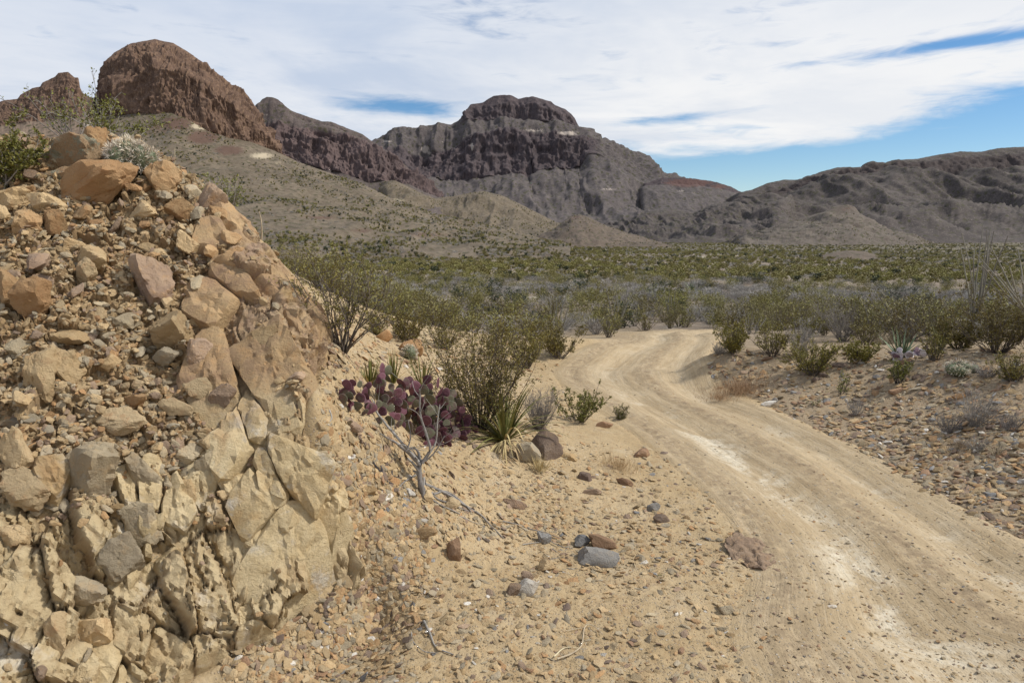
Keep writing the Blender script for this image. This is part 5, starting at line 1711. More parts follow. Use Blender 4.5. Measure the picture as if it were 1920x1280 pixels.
near_shrub(1050, 672, 62, 110, 'creosote bush left of the far road bend', 20, stems=36, subs=8, leafn=10, leaf=.044, bare=.2)
near_shrub(985, 690, 70, 110, 'creosote bush behind the large olive one', 21, stems=36, subs=8, leafn=10, leaf=.040, bare=.2)
near_shrub(765, 640, 52, 110, 'creosote bush between the dark stemmed bush and the large olive one', 22, stems=34, subs=8, leafn=9, leaf=.040, bare=.25)
near_shrub(705, 628, 46, 80, 'small creosote bush right of the dark stemmed bush', 24, stems=26, subs=7, leafn=7, leaf=.036, bare=.2)
near_shrub(835, 655, 60, 100, 'creosote bush just behind the left side of the large olive one', 25, stems=30, subs=7, leafn=7, leaf=.036, bare=.2)
near_shrub(930, 668, 56, 90, 'creosote bush just behind the right side of the large olive one', 26, stems=30, subs=7, leafn=7, leaf=.036, bare=.2)
near_shrub(2010, 690, 80, 130, 'creosote bush on the bank just outside the right edge', 27, stems=26, subs=7, leafn=7, leaf=.034, bare=.2)
near_shrub(1234, 1080, 22, 20, 'wisp of green weed on the sand below the roadside stones', 23, stems=7, subs=3, leafn=5, leaf=.015, mats=('twig', 'green'), bare=.2, twiggy=0, r0=.004)


def grey_shrub(u, v, h, w, label, seed, stems=60, subs=9, r0=.006, name='dry_bush', mat='greytwig', Y=None, twiggy=3, **kw):
    p = hit_top(u, v) if Y is None else at_depth(u, v, Y)
    s = p[1] / F / cos(PITCH)
    S, _ = shrub(seed, h * s, w * s, stems, subs, 0, .02, r0=r0, bare=.2, twiggy=twiggy, gnarl=.14, **kw)
    return shrub_thing(name, label, 'dry shrub', p - np.array([0, 0, .02]), (S,), (mat,))


grey_shrub(1012, 806, 84, 96, 'dry grey twiggy bush over the brown boulder', 31, stems=70, subs=8, r0=.006)
grey_shrub(1825, 800, 78, 110, 'grey dead bush lying on the right bank', 32, stems=46, subs=8, r0=.007, lean=(.35, -.2))
grey_shrub(1778, 812, 48, 60, 'smaller grey dead bush left of the lying one', 33, stems=40, subs=7, r0=.006)
grey_shrub(1895, 806, 36, 76, 'grey cushion of dry twigs at the right edge', 34, stems=46, subs=7, r0=.006)
grey_shrub(1832, 842, 26, 76, 'low grey tuft below the lying dead bush', 35, stems=40, subs=6, r0=.006)
grey_shrub(1868, 852, 24, 50, 'pale dry tuft on the lower right bank', 36, stems=40, subs=5, r0=.005, mat='pale')
grey_shrub(1606, 778, 40, 66, 'small bluish grey dry shrub at the foot of the right bank', 37, stems=26, subs=5, r0=.007)
grey_shrub(1850, 708, 24, 66, 'flat grey cushion plant beside the pale cactus mound', 38, stems=60, subs=6, r0=.007)
grey_shrub(1347, 664, 26, 36, 'grey blue tuft at the corner of the right bank', 39, stems=40, subs=5, r0=.008)
grey_shrub(1500, 668, 60, 70, 'leafless grey bush between creosotes on the right bank', 40, stems=40, subs=7, r0=.008)
grey_shrub(1580, 640, 80, 120, 'pale grey brush behind the right bank', 41, stems=60, subs=8, r0=.009)
grey_shrub(1700, 640, 66, 120, 'grey brush behind the whitened cactus', 42, stems=60, subs=8, r0=.009)
grey_shrub(1200, 945, 18, 34, 'tuft of pale dry twigs near the dark blue stone', 43, stems=26, subs=3, r0=.004, mat='pale', twiggy=1)

# ---- ocotillos
def ocotillo(u, v, h, label, seed, n=11, spread=22, Y=None, group=None, lean=0.0):
    p = hit_top(u, v) if Y is None else at_depth(u, v, Y)
    s = p[1] / F / cos(PITCH)
    g = np.random.default_rng(seed)
    o = plant('ocotillo', label, 'ocotillo', p - np.array([0, 0, .05]), group)
    for i in range(n):
        a = g.uniform(0, 2 * pi); th_ = radians(spread) * math.sqrt(g.random())
        d = unit(np.array([sin(th_) * cos(a) + lean, sin(th_) * sin(a), cos(th_)]))
        L_ = h * s * g.uniform(.65, 1.05)
        P = [np.array([.05 * cos(a), .05 * sin(a), 0])]
        for k in range(9):
            d = unit(d + g.normal(size=3) * .05 + np.array([0, 0, .02]))
            P.append(P[-1] + d * L_ / 9)
        P = np.array(P)
        G = Geo(); G.tube(P, np.linspace(.024, .010, 10) * (1 + .15 * (p[1] / 25)), 5)
        # short thorns
        m = 60
        f = g.uniform(.05, .98, m) * 9; k = f.astype(int)
        c = P[k] + (P[np.minimum(k + 1, 9)] - P[k]) * (f - k)[:, None]
        G.leaves(c, g.normal(size=(m, 3)), g.normal(size=(m, 3)), .05, .008)
        link('stem', G.mesh('stem', LM['bark']), o)
    return o


ocotillo(1826, 600, 175, 'tall leafless ocotillo at the right, left of the big creosote', 51, 12, 16, Y=19.5)
ocotillo(1925, 580, 130, 'leafless ocotillo leaning in from the right edge', 52, 9, 40, Y=17.5, lean=-.5)
ocotillo(1152, 628, 92, 'leafless ocotillo at the end of the visible road', 53, 11, 24, Y=31)
ocotillo(1258, 612, 70, 'ocotillo with straight grey stems right of the road end', 54, 10, 22, Y=38)
ocotillo(1040, 640, 100, 'grey ocotillo among bushes left of the road bend', 55, 12, 30, Y=27)
ocotillo(1640, 655, 90, 'thin pale ocotillo behind the right bank', 56, 7, 34, Y=21)
ocotillo(1405, 640, 70, 'short ocotillo behind the bank corner bush', 57, 8, 36, Y=24)

# ---- blade plants
p = hit_top(946, 836)
blade_plant('sotol_clump', 'green and straw coloured sotol clump hanging over the bank edge', 'desert plant', p + np.array([0, .12, 0.03]),
            [(rosette(61, 70, .95, .040, 6, 68, .6), LM['blade'], 'green_leaf'), (rosette(62, 34, .85, .036, 25, 82, 1.2), LM['dryblade'], 'dry_leaf')])
# straw blades hanging down the bank below it
g = np.random.default_rng(63)
hang = []
for i in range(13):
    a = radians(g.uniform(215, 315)); d = unit(np.array([cos(a), sin(a) * .9, .35]))
    P = [np.array([0, 0, .05])]
    l = g.uniform(.35, .62)
    for k in range(7):
        d = unit(d + np.array([0, 0, -.30]) + g.normal(size=3) * .05)
        P.append(P[-1] + d * l / 7)
    hang.append((np.array(P), .022 * np.array([1, 1, .95, .9, .8, .65, .45, .1]), np.array([cos(a + pi / 2), sin(a + pi / 2), 0])))
blade_plant('dry_sotol_leaves', 'bundle of dead straw coloured leaves drooping below the sotol', 'dry plant', p + np.array([0.02, -.08, 0.06]), [(hang, LM['dryblade'], 'dry_leaf')])
for k, (u, v, h, lab) in enumerate([(693, 706, 46, 'leftmost of three narrow leaved lechuguilla plants behind the purple cactus'), (738, 702, 58, 'middle narrow leaved lechuguilla plant behind the purple cactus'),
                                    (792, 712, 62, 'rightmost narrow leaved lechuguilla plant by the large creosote bush')]):
    q_ = hit_top(u, v + 16)
    s = q_[1] / F
    blade_plant('lechuguilla', lab, 'desert plant', q_, [(rosette(70 + k, 20, h * s * 1.15, .030, 4, 38, .12), LM['blade'], 'green_leaf'), (rosette(80 + k, 6, h * s, .028, 30, 62, .4), LM['dryblade'], 'dry_leaf')], 'lechuguilla plants')
q_ = hit_top(1690, 672); s = q_[1] / F
blade_plant('agave', 'pale blue green agave rosette behind the whitened cactus', 'agave', q_, [(rosette(90, 30, 62 * s, .05, 5, 62, .15), LM['agave'], 'leaf')])
q_ = hit_top(1765, 655); s = q_[1] / F
blade_plant('yucca', 'upright narrow leaved yucca right of the agave', 'yucca', q_, [(rosette(91, 22, 60 * s, .035, 2, 30, .1), LM['blade'], 'leaf')])
for k, (u, v, h, Y, lab) in enumerate([(1608, 590, 34, 34, 'dark green yucca with a short trunk in the right middle ground'), (1786, 560, 26, 40, 'pale green yucca left of the tall ocotillo'), (1298, 555, 26, 62, 'light green yucca on the valley floor right of the road end')]):
    q_ = at_depth(u, v, Y); q_[2] = land_q(q_[0], q_[1])
    s = Y / F
    o = blade_plant('yucca', lab, 'yucca', q_, [([(P + np.array([0, 0, h * s * .5]), w_ * 1.6, sd_) for P, w_, sd_ in rosette(95 + k, 34, h * s * .9, .05, 5, 100, .1)], LM['green' if k == 0 else 'agave'], 'leaf')])
    G = Geo(); G.tube(np.array([[0, 0, -.1], [0.02, 0, h * s * .3], [0, 0, h * s * .55]]), [.1, .09, .08], 6)
    link('trunk', G.mesh('trunk', LM['twig']), o)


# ---- hedgehog cacti
def cactus_mound(u, v, w, h, label, seed, n=8, Y=None, spines=330, sl=.055, name='hedgehog_cactus'):
    p = hit_top(u, v) if Y is None else at_depth(u, v, Y)
    s = p[1] / F / cos(PITCH)
    W_, H_ = w * s, h * s
    g = np.random.default_rng(seed)
    o = plant(name, label, 'cactus', p)
    V0, F0 = ICO[3]
    for i in range(n):
        a = i * 2.399963; rr = 0.36 * W_ * math.sqrt(i / n)
        c = np.array([rr * cos(a), rr * sin(a) * .8, 0])
        R_ = W_ * .5 / math.sqrt(n) * 1.15; hh = H_ * (1 - .38 * (rr / (.4 * W_)) ** 2) * g.uniform(.9, 1.05)
        an = np.arctan2(V0[:, 1], V0[:, 0])
        rib = 1 + 0.07 * np.cos(an * 11)
        V = np.stack([V0[:, 0] * R_ * rib, V0[:, 1] * R_ * rib, (V0[:, 2] * .5 + .5) * hh - .03], 1)
        V[:, :2] += np.array([c[0], c[1]]) * (0.75 + .45 * (V[:, 2] / hh))[:, None]
        st = link('stem', new_mesh('stem', V, F0, True, None, LM['cactus']), o)
        G = Geo()
        k = g.integers(0, len(V), spines)
        k = k[V[k, 2] > .02]
        nrm = V0[k] * [1, 1, .8] + g.normal(size=(len(k), 3)) * .55
        G.leaves(V[k] + g.normal(size=(len(k), 3)) * .004, nrm, g.normal(size=(len(k), 3)), sl * g.uniform(.6, 1.3, len(k)), .010)
        link('spines', G.mesh('spines', LM['spine'], False), st)
    return o


cactus_mound(247, 326, 84, 62, 'spiny cactus clump on the outcrop top between two orange rocks', 101, 9, spines=620, sl=.08)
cactus_mound(770, 672, 32, 30, 'small pale yellow spined cactus behind the purple cactus', 102, 3)
cactus_mound(1800, 702, 64, 30, 'pale spiny cactus mound on the right bank', 103, 8, spines=300, sl=.06)

# ---- purple prickly pear
M_pad, t = material('purple_pad_skin', 0.55)
P = t.n('ShaderNodeNewGeometry').outputs['Position']
rnd = t.n('ShaderNodeObjectInfo').outputs['Random']
loc_ = t.n('ShaderNodeTexCoord').outputs['Object']
pcol = t.mix(t.ramp(rnd, 0.2, 0.9), (0.075, 0.026, 0.040), (0.155, 0.062, 0.085))
pcol = t.mix(t.smooth(t.math('ADD', t.math('MULTIPLY', t.noise(P, 9.0, 3, 0.6), 0.6), t.math('MULTIPLY', t.math('FRACT', t.math('MULTIPLY', rnd, 5.7)), 0.5)), 0.50, 0.72), pcol, (0.105, 0.105, 0.068))
pcol = t.mix(t.math('MULTIPLY', t.ramp(t.noise(P, 30.0, 4, 0.7), 0.55, 0.75), 0.35), pcol, (0.30, 0.20, 0.21))
dots = t.ramp(t.voro(loc_, 44.0), 0.22, 0.14)
pcol = t.mix(t.math('MULTIPLY', dots, 0.8), pcol, (0.30, 0.22, 0.20))
t.set(t.b, 'Base Color', pcol)
t.set(t.b, 'Normal', t.bump(t.math('ADD', dots, t.math('MULTIPLY', t.noise(P, 40.0, 3, 0.6), 0.6)), 0.5, 0.006))


def pad_mesh(seed, mat):
    g = np.random.default_rng(seed)
    nr, na = 7, 20
    an = np.arange(na) * 2 * pi / na
    rad = (1 - .16 * np.sin(an)) * (1 + .05 * np.sin(2 * an + seed) + .03 * np.sin(3 * an + 2 * seed))
    rad = np.where(np.sin(an) < -.6, rad * (1 - .35 * (-.6 - np.sin(an)) / .4 * .8), rad)
    V, Q = [], []
    for side in (1, -1):
        base = len(V)
        V.append([0, side * .10, 0])
        for k in range(1, nr + 1):
            f = k / nr
            th_ = .10 * math.sqrt(max(1 - f ** 3, 0)) * side + .05 * sin(seed + 2 * f)
            for a_, r_ in zip(an, rad):
                V.append([f * r_ * cos(a_) * .9, th_ + .06 * sin(seed) * (f * cos(a_)) ** 2, f * r_ * sin(a_)])
    n1 = 1 + nr * na
    Q3, Q4 = [], []
    for s_, base in ((0, 0), (1, n1)):
        for j in range(na):
            j2 = (j + 1) % na
            Q3.append([base, base + 1 + j, base + 1 + j2])
            for k in range(nr - 1):
                Q4.append([base + 1 + k * na + j, base + 1 + (k + 1) * na + j, base + 1 + (k + 1) * na + j2, base + 1 + k * na + j2])
    for j in range(na):
        j2 = (j + 1) % na
        a0 = 1 + (nr - 1) * na
        Q4.append([a0 + j, a0 + j2, n1 + a0 + j2, n1 + a0 + j])
    V = np.array(V, float); V[:, 2] += 1.0
    return new_mesh('pad', V, [np.array(Q3), np.array(Q4)], True, None, mat)


PADM = [pad_mesh(s_, M_pad) for s_ in (1, 2, 3, 4, 5)]
PADS = [(245, 740), (285, 725), (325, 740), (370, 740), (300, 785), (370, 808), (440, 722), (465, 690), (452, 668), (480, 672), (540, 690), (510, 750), (535, 798), (580, 730),
        (610, 715), (575, 770), (565, 800), (620, 818), (635, 765), (690, 780), (710, 718), (755, 748), (722, 785), (790, 785), (705, 842), (745, 848),
        (792, 842), (832, 828), (870, 842), (890, 880), (832, 872), (860, 905), (798, 905), (742, 890), (702, 908), (806, 948), (872, 932), (912, 950),
        (942, 975), (788, 1008), (680, 945), (458, 818), (502, 792), (770, 815), (655, 845), (850, 800)]
pr_ = hit_top(560 + 560 / 2.91, 460 + 860 / 2.91)
pear = plant('prickly_pear', 'purple prickly pear cactus sprawling across the dirt slope', 'cactus', pr_)
g = np.random.default_rng(111)
ALLPADS = [(x, y, 0) for x, y in PADS]
for x, y in PADS[:-1]:
    # the pads these grow from, lower and further back
    u = 560 + x / 2.91
    yg = (np.interp(u, [630, 690, 745, 800, 850, 890], [742, 768, 795, 832, 825, 802]) - 460) * 2.91
    k = 0
    while y + 42 * (k + 1) < yg + 10 and k < 4:
        k += 1
        ALLPADS.append((x + g.normal() * 16, y + 40 * k, .05 * k))
for i, (zx, zy, back) in enumerate(ALLPADS):
    u, v = 560 + zx / 2.91, 460 + zy / 2.91
    vg = np.interp(u, [630, 690, 745, 800, 850, 890], [742, 768, 795, 832, 825, 802])
    gp = hit_top(u, vg)
    Yp = gp[1] + g.uniform(-.06, .16) - .04 + back
    c = at_depth(u, v + 13, Yp)
    lo = float(top(c[0], c[1]))
    if c[2] < lo - .03:
        c = at_depth(u, v + 13, gp[1] - .12); c[2] = max(c[2], float(top(c[0], c[1])) - .03)
    o = link('pad', PADM[i % 5], pear)
    o.location = tuple(c - pr_)
    sc_ = 10.8 * gp[1] / F * g.uniform(.65, 1.25)
    o.scale = (sc_ * g.uniform(.85, 1.1), sc_ * 1.0, sc_)
    o.rotation_euler = (g.normal() * .3, g.normal() * .4, g.normal() * .65)
q_ = hit_top(818, 836)
o = link('fallen_pad', PADM[2], None, tuple(q_ + np.array([0, 0, .0])), label='single purple cactus pad lying below the prickly pear', category='cactus pad')
o.scale = (.085, .085, .085); o.rotation_euler = (-.3, .2, .4)
# whitened, mostly dead prickly pear on the right bank
M_deadpad, t = material('whitened_pad_skin', 0.8)
P = t.n('ShaderNodeNewGeometry').outputs['Position']
rnd = t.n('ShaderNodeObjectInfo').outputs['Random']
dc = t.mix(t.smooth(rnd, 0.25, 0.75), (0.62, 0.58, 0.58), (0.16, 0.10, 0.14))
dc = t.mix(t.ramp(t.noise(P, 20.0, 4, 0.7), 0.5, 0.7), dc, (0.30, 0.22, 0.25))
t.set(t.b, 'Base Color', dc)
DPAD = []
for m in PADM[:3]:
    c = m.copy(); c.materials.clear(); c.materials.append(M_deadpad); DPAD.append(c)
pr_ = hit_top(1700, 680)
dp = plant('prickly_pear', 'whitened withered prickly pear in front of the agave', 'cactus', pr_)
g = np.random.default_rng(112)
for i in range(30):
    u = g.uniform(1670, 1738); v = 676 - g.random() * 22 - max(0, (u - 1715)) * .5
    gp = hit_top(u, 680)
    c = at_depth(u, v + 5, gp[1] + g.uniform(-.1, .2))
    o = link('pad', DPAD[i % 3], dp)
    o.location = tuple(c - pr_)
    sc_ = 6.5 * gp[1] / F * g.uniform(.8, 1.25)
    o.scale = (sc_,) * 3
    o.rotation_euler = (g.normal() * .7, g.normal() * .7, g.normal() * 1.2)

# ---- dead shrub and twigs
def poly_branch(pts, r0, r1, Y=None, lift=.015, dy=0.0, parent=None, mat='deadwood', nm='branch', origin=(0, 0, 0), k=6):
    if Y is None:
        P = np.array([hit_top(u, v) + np.array([0, 0, lift]) for u, v in pts])
    else:
        P = np.array([at_depth(u, v, Y + dy * i / max(len(pts) - 1, 1)) for i, (u, v) in enumerate(pts)])
    n = max(len(pts) * 5, 6)
    Q = resample(P, n) if len(P) > 2 else P[0] + (P[-1] - P[0]) * np.linspace(0, 1, n)[:, None]
    jit = np.stack([vnoise(Q * 9 + j * 7, 5 + j) for j in range(3)], 1)
    Q = Q + jit * r0 * .55
    G = Geo(); G.tube(Q - np.array(origin), np.linspace(r0, r1, n) * (1 + .18 * vnoise(Q * 14, 3)), k)
    return link(nm, G.mesh(nm, LM[mat]), parent)


bp = hit_top(795, 930)
ds = plant('dead_shrub', 'grey dead shrub with forked bare branches below the purple cactus', 'dead shrub', bp)
Yb = bp[1]
for pts, r0, r1, dy in [
    ([(796, 934), (790, 905), (787, 880), (790, 862)], .030, .026, .05), ([(790, 872), (762, 845), (736, 826), (700, 800), (658, 778)], .022, .006, .35),
    ([(786, 866), (752, 828), (728, 800), (708, 772), (697, 748)], .017, .007, .30), ([(792, 868), (806, 838), (794, 800), (787, 768), (785, 728)], .019, .008, .1),
    ([(797, 862), (815, 832), (820, 795), (824, 757)], .011, .005, .25), ([(798, 864), (815, 848), (826, 830), (833, 816)], .010, .004, .0),
    ([(762, 846), (770, 818), (765, 786)], .009, .004, .1), ([(745, 832), (760, 835), (775, 846), (788, 866)], .008, .006, .05), ([(736, 826), (710, 812), (684, 806)], .008, .003, .2)]:
    poly_branch(pts, r0, r1, Yb - .02, 0, dy, ds, 'deadwood', 'branch', bp)
    for k in range(4 if len(pts) > 3 else 2):
        f = g.uniform(.35, .95) * (len(pts) - 1); i_ = min(int(f), len(pts) - 2)
        a_ = np.array(pts[i_], float); b_ = np.array(pts[i_ + 1], float)
        c_ = a_ + (b_ - a_) * (f - i_); d_ = (b_ - a_) / (np.hypot(*(b_ - a_)) + 1e-6)
        sd_ = g.choice([-1, 1]) * g.uniform(.35, .9)
        e_ = d_ + sd_ * np.array([-d_[1], d_[0]])
        l_ = g.uniform(14, 38)
        yo = Yb - .02 + dy * f / (len(pts) - 1)
        poly_branch([tuple(c_), tuple(c_ + e_ * l_ * .5 + g.normal(size=2) * 2), tuple(c_ + e_ * l_ + g.normal(size=2) * 4)], r1 * .75, r1 * .35, yo, 0, g.uniform(-.12, .12), ds, 'deadwood', 'twig', bp, 4)
for pts, r0 in [([(790, 890), (760, 905), (742, 925)], .012), ([(794, 900), (800, 930), (830, 952), (868, 968)], .015), ([(796, 910), (830, 925), (862, 945), (900, 968), (944, 1010)], .020), ([(798, 915), (818, 938), (848, 948), (880, 962)], .014), ([(792, 912), (803, 935), (812, 925)], .012), ([(812, 930), (838, 926), (870, 948), (884, 963)], .013)]:
    poly_branch(pts, r0, .005, None, .02, 0, ds, 'deadwood', 'root', bp)
TW = 'dead twigs lying on the ground'
for lab, mat, lines in [
    ('cluster of blackened twigs left of the dead shrub', 'charred', [([(698, 872), (712, 890), (730, 910)], .016), ([(706, 905), (728, 895), (752, 900)], .014), ([(712, 880), (722, 905), (745, 915)], .015), ([(735, 885), (738, 915)], .012), ([(700, 890), (725, 915)], .014)]),
    ('pale forked twig on the sand near the bottom edge', 'deadwood', [([(796, 1166), (806, 1190), (818, 1215), (850, 1230)], .011), ([(772, 1186), (775, 1205), (795, 1222), (822, 1226)], .006), ([(818, 1215), (826, 1185)], .004)]),
    ('white curved twig on the sand right of the pale forked one', 'pale', [([(1044, 1236), (1070, 1228), (1090, 1212), (1096, 1178), (1110, 1174), (1130, 1190)], .008), ([(1038, 1232), (1060, 1216), (1088, 1218)], .006), ([(1052, 1186), (1096, 1178)], .004)]),
    ('thin dark twigs between the dead shrub and the blue stones', 'deadwood', [([(942, 978), (970, 985), (1000, 995), (1030, 1002), (1060, 1015)], .008), ([(1005, 995), (1040, 1020), (1075, 1030)], .006), ([(980, 1022), (1010, 1018), (1040, 1010)], .005), ([(862, 968), (890, 982), (905, 985)], .005)]),
    ('pale sticks left of the dark brown stone', 'pale', [([(1145, 985), (1175, 978), (1205, 985)], .006), ([(1165, 965), (1190, 985), (1205, 992)], .005), ([(1150, 995), (1180, 985)], .004)]),
    ('grey stick leaning among rocks at the left skyline', 'deadwood', [([(52, 318), (90, 330), (115, 352), (126, 380), (128, 392)], .014), ([(126, 396), (140, 408), (155, 405)], .008)]),
    ('small pale stick at the foot of the slab', 'pale', [([(632, 1226), (655, 1208), (666, 1195)], .006)]),
    ('short grey stick left of the purple cactus', 'deadwood', [([(617, 772), (622, 785), (618, 795)], .010)]),
    ('thin grey twigs near the white and brown stone', 'deadwood', [([(1030, 1050), (1050, 1045), (1062, 1030)], .006), ([(1035, 1030), (1052, 1042)], .005)]),
]:
    o_ = hit_top(*lines[0][0][0])
    tw = plant('dead_twigs', lab, 'twig', o_, TW)
    for pts, r0 in lines:
        poly_branch(pts, r0, r0 * .4, None, r0 + .004, 0, tw, mat, 'twig', o_)
# thin stalks standing on the outcrop skyline
for lab, pts, r0, Y in [('tall thin pale flower stalk rising behind the outcrop shoulder', [(489, 480), (491, 440), (490, 415), (486, 396)], .012, 9.6), ('thin grey stick standing on the outcrop skyline', [(324, 316), (328, 300), (328, 278)], .008, 9.3)]:
    o_ = at_depth(pts[0][0], pts[0][1], Y)
    st = plant('dry_stalk', lab, 'stalk', o_)
    poly_branch(pts, r0, r0 * .5, Y, 0, .0, st, 'pale', 'stalk', o_, 5)


# ---- dry grass tufts
def grass(u, v, w, h, n, label, seed, mat='straw', width=.007):
    p = hit_top(u, v); s = p[1] / F
    g = np.random.default_rng(seed)
    G = Geo()
    a = g.uniform(0, 2 * pi, n); r_ = np.abs(g.normal(size=n)) * w * s * .26
    x = r_ * np.cos(a); y = r_ * np.sin(a) * .8
    z = top(p[0] + x, p[1] + y) - p[2]
    d = np.stack([g.normal(size=n) * .45, g.normal(size=n) * .45, np.ones(n)], 1)
    G.leaves(np.stack([x, y, z - .01], 1), d, g.normal(size=(n, 3)), h * s * g.uniform(.4, 1.1, n), width * g.uniform(.7, 1.3, n))
    return link('dry_grass', G.mesh('dry_grass', LM[mat], False), None, tuple(p), kind='stuff', label=label, category='dry grass')


grass(1385, 738, 130, 34, 900, 'reddish dry grass at the foot of the right bank', 121)
grass(1350, 752, 90, 20, 260, 'thin reddish dry grass along the road edge', 122)
grass(1160, 880, 110, 34, 420, 'sparse reddish dry grass at the edge of the slope', 123, 'straw', .004)
grass(1010, 885, 26, 40, 160, 'straw grass at the foot of the brown boulder', 124, 'dryblade', .005)
grass(1345, 1210, 70, 50, 36, 'wisps of reddish weed on the sand near the bottom edge', 125, 'straw', .003)
grass(1655, 648, 60, 26, 300, 'pale dry grass near the agave', 126, 'pale', .01)
grass(1800, 840, 70, 26, 300, 'pale dry grass around the grey dead bushes', 127, 'pale', .005)

# ------------------------------------------------------------------ shrubs of the valley floor
CRE = []
for k in range(5):
    S, L_ = shrub(200 + k, 1.45 + .1 * k, 2.0 + .15 * (k % 3), 24, 6, 7, .085, r0=.016, bare=.15, twiggy=0)
    CRE.append((S.mesh('stems', LM['twig']), L_.mesh('foliage', LM['creosote_far'], False)))
GRE = []
for k in range(4):
    S, L_ = shrub(220 + k, 1.15, 1.9, 30, 6, 4, .17, r0=.016, bare=.12, twiggy=0)
    # long thin twigs instead of leaves
    Lg = Geo(); g = np.random.default_rng(230 + k)
    n = 420
    a = g.uniform(0, 2 * pi, n); r_ = np.sqrt(g.random(n))
    b = np.stack([np.cos(a) * r_ * .6, np.sin(a) * r_ * .6, .15 + g.random(n) * .6], 1)
    Lg.leaves(b, b * [1, 1, .9] + g.normal(size=(n, 3)) * .25, g.normal(size=(n, 3)), g.uniform(.25, .6, n), .022)
    GRE.append((S.mesh('stems', LM['greytwig']), Lg.mesh('twigs', LM['greymass'], False)))
DRK = []
for k in range(2):
    S, L_ = shrub(240 + k, 1.5, 2.0, 26, 7, 9, .10, r0=.016, bare=.05, twiggy=0)
    DRK.append((S.mesh('stems', LM['twig']), L_.mesh('foliage', LM['dark'], False)))


def valley_kind(x, y, g):
    """how thick each kind grows: creosote, grey brush, dark bush"""
    r = np.hypot(x, y)
    q = np.stack([x, y, 0 * x], 1)
    nb = 1.5 * fbm(q * [1 / 55., 1 / 18., 1], 3, 301)
    n2 = fbm(q / 14., 3, 302)
    rr = r + 10 * nb
    cre = np.interp(rr, [18, 30, 50, 56, 84, 96, 112, 122, 135, 190, 205, 220, 300, 420, 700], [.65, .95, .95, .2, .2, .6, .15, .2, .95, .95, .25, .8, .6, .5, .45]) * np.clip(.85 + .7 * n2, 0, 1.3)
    gre = np.interp(rr, [18, 30, 48, 58, 82, 96, 120, 190, 300, 420, 700], [.14, .14, .14, .85, .75, .25, .15, .2, .35, .35, .25]) * np.clip(.9 - .6 * n2, 0, 1.3)
    drk = np.full(len(x), .035)
    return cre, gre, drk


def free(x, y):
    k = road_mask(x, y, .5) < .05
    r = np.hypot(x, y)
    k &= ~((r < 30) & (x < -1.0 - 0.05 * y) & (x > -9) & (y < 15))       # the outcrop
    k &= ~((y < 20) & (x > -2.5) & (x < .36 * y))                         # roadside and slope
    k &= ~((y < 18) & (x >= .2 * y))                                     # right bank is planted by hand
    return k


g = np.random.default_rng(301)
N0 = 3600
Yc = 17 + 62 * g.random(N0) ** .7
xc = (g.uniform(-80, 1000 * 2 + 80, N0) - 960) / F * Yc
k = free(xc, Yc); xc, Yc = xc[k], Yc[k]
cre, gre, drk = valley_kind(xc, Yc, g)
u_ = g.random(len(xc))
kind = np.where(u_ < cre * .58, 0, np.where(u_ < cre * .58 + gre * .58, 1, np.where(u_ < (cre + gre) * .58 + drk * .4, 2, -1)))
# no crowding
pts, cnt = [], {0: 0, 1: 0, 2: 0}
LIM = {0: 290, 1: 230, 2: 20}
for x, y, kd in sorted(zip(xc, Yc, kind), key=lambda a: a[1]):
    if kd < 0 or cnt[kd] >= LIM[kd]:
        continue
    if pts and min((x - a) ** 2 + (y - b) ** 2 for a, b, _ in pts[-140:]) < (.72 + .004 * y) ** 2:
        continue
    pts.append((x, y, kd)); cnt[kd] += 1
YMAX = max(p_[1] for p_ in pts)
NAMES = {0: ('creosote_bush', 'shrub', 'creosote bushes on the valley floor'), 1: ('grey_brush', 'dry shrub', 'grey brush on the valley floor'), 2: ('dark_bush', 'shrub', 'dark bushes on the valley floor')}


SECT = [(700, 'under the rock dome slope'), (860, 'under the cliffs'), (1080, 'under the mesa'), (1240, 'behind the road end'), (1400, 'right of the road end'), (1620, 'under the conical hill'), (9999, 'under the right ridge')]
for x, y, kd in pts:
    S, L_ = (CRE, GRE, DRK)[kd][int(g.integers((5, 4, 2)[kd]))]
    nm, cat, grp = NAMES[kd]
    u, v = project(np.array([x, y, float(land_q(x, y))]))
    sect = [b for a, b in SECT if u < a][0]
    dist = ['front row', 'second row', 'third row', 'fourth row', 'middle belt', 'rear belt'][int(np.searchsorted([25, 30, 36, 44, 56], y))]
    s_ = g.uniform(.42, .82) if y < 34 else g.uniform(.5, .9)
    wx = g.uniform(.85, 1.3)
    size = 'low' if s_ < .56 else ('tall' if s_ > .72 else 'mid sized')
    shp_ = 'spreading' if wx > 1.08 else 'narrow'
    lab = '%s %s %s in the %s %s' % (size, shp_, {0: 'olive creosote bush', 1: 'leafless grey bush', 2: 'dark green bush'}[kd], dist, sect)
    o = plant(nm, lab, cat, (x, y, float(land_q(x, y)) - .04), grp)
    o.scale = (s_ * wx, s_ * wx * g.uniform(.9, 1.1), s_ * g.uniform(.9, 1.05))
    o.rotation_euler = (0, 0, g.uniform(0, 6.28))
    link('stems', S, o); link(L_.name.split('.')[0], L_, o)

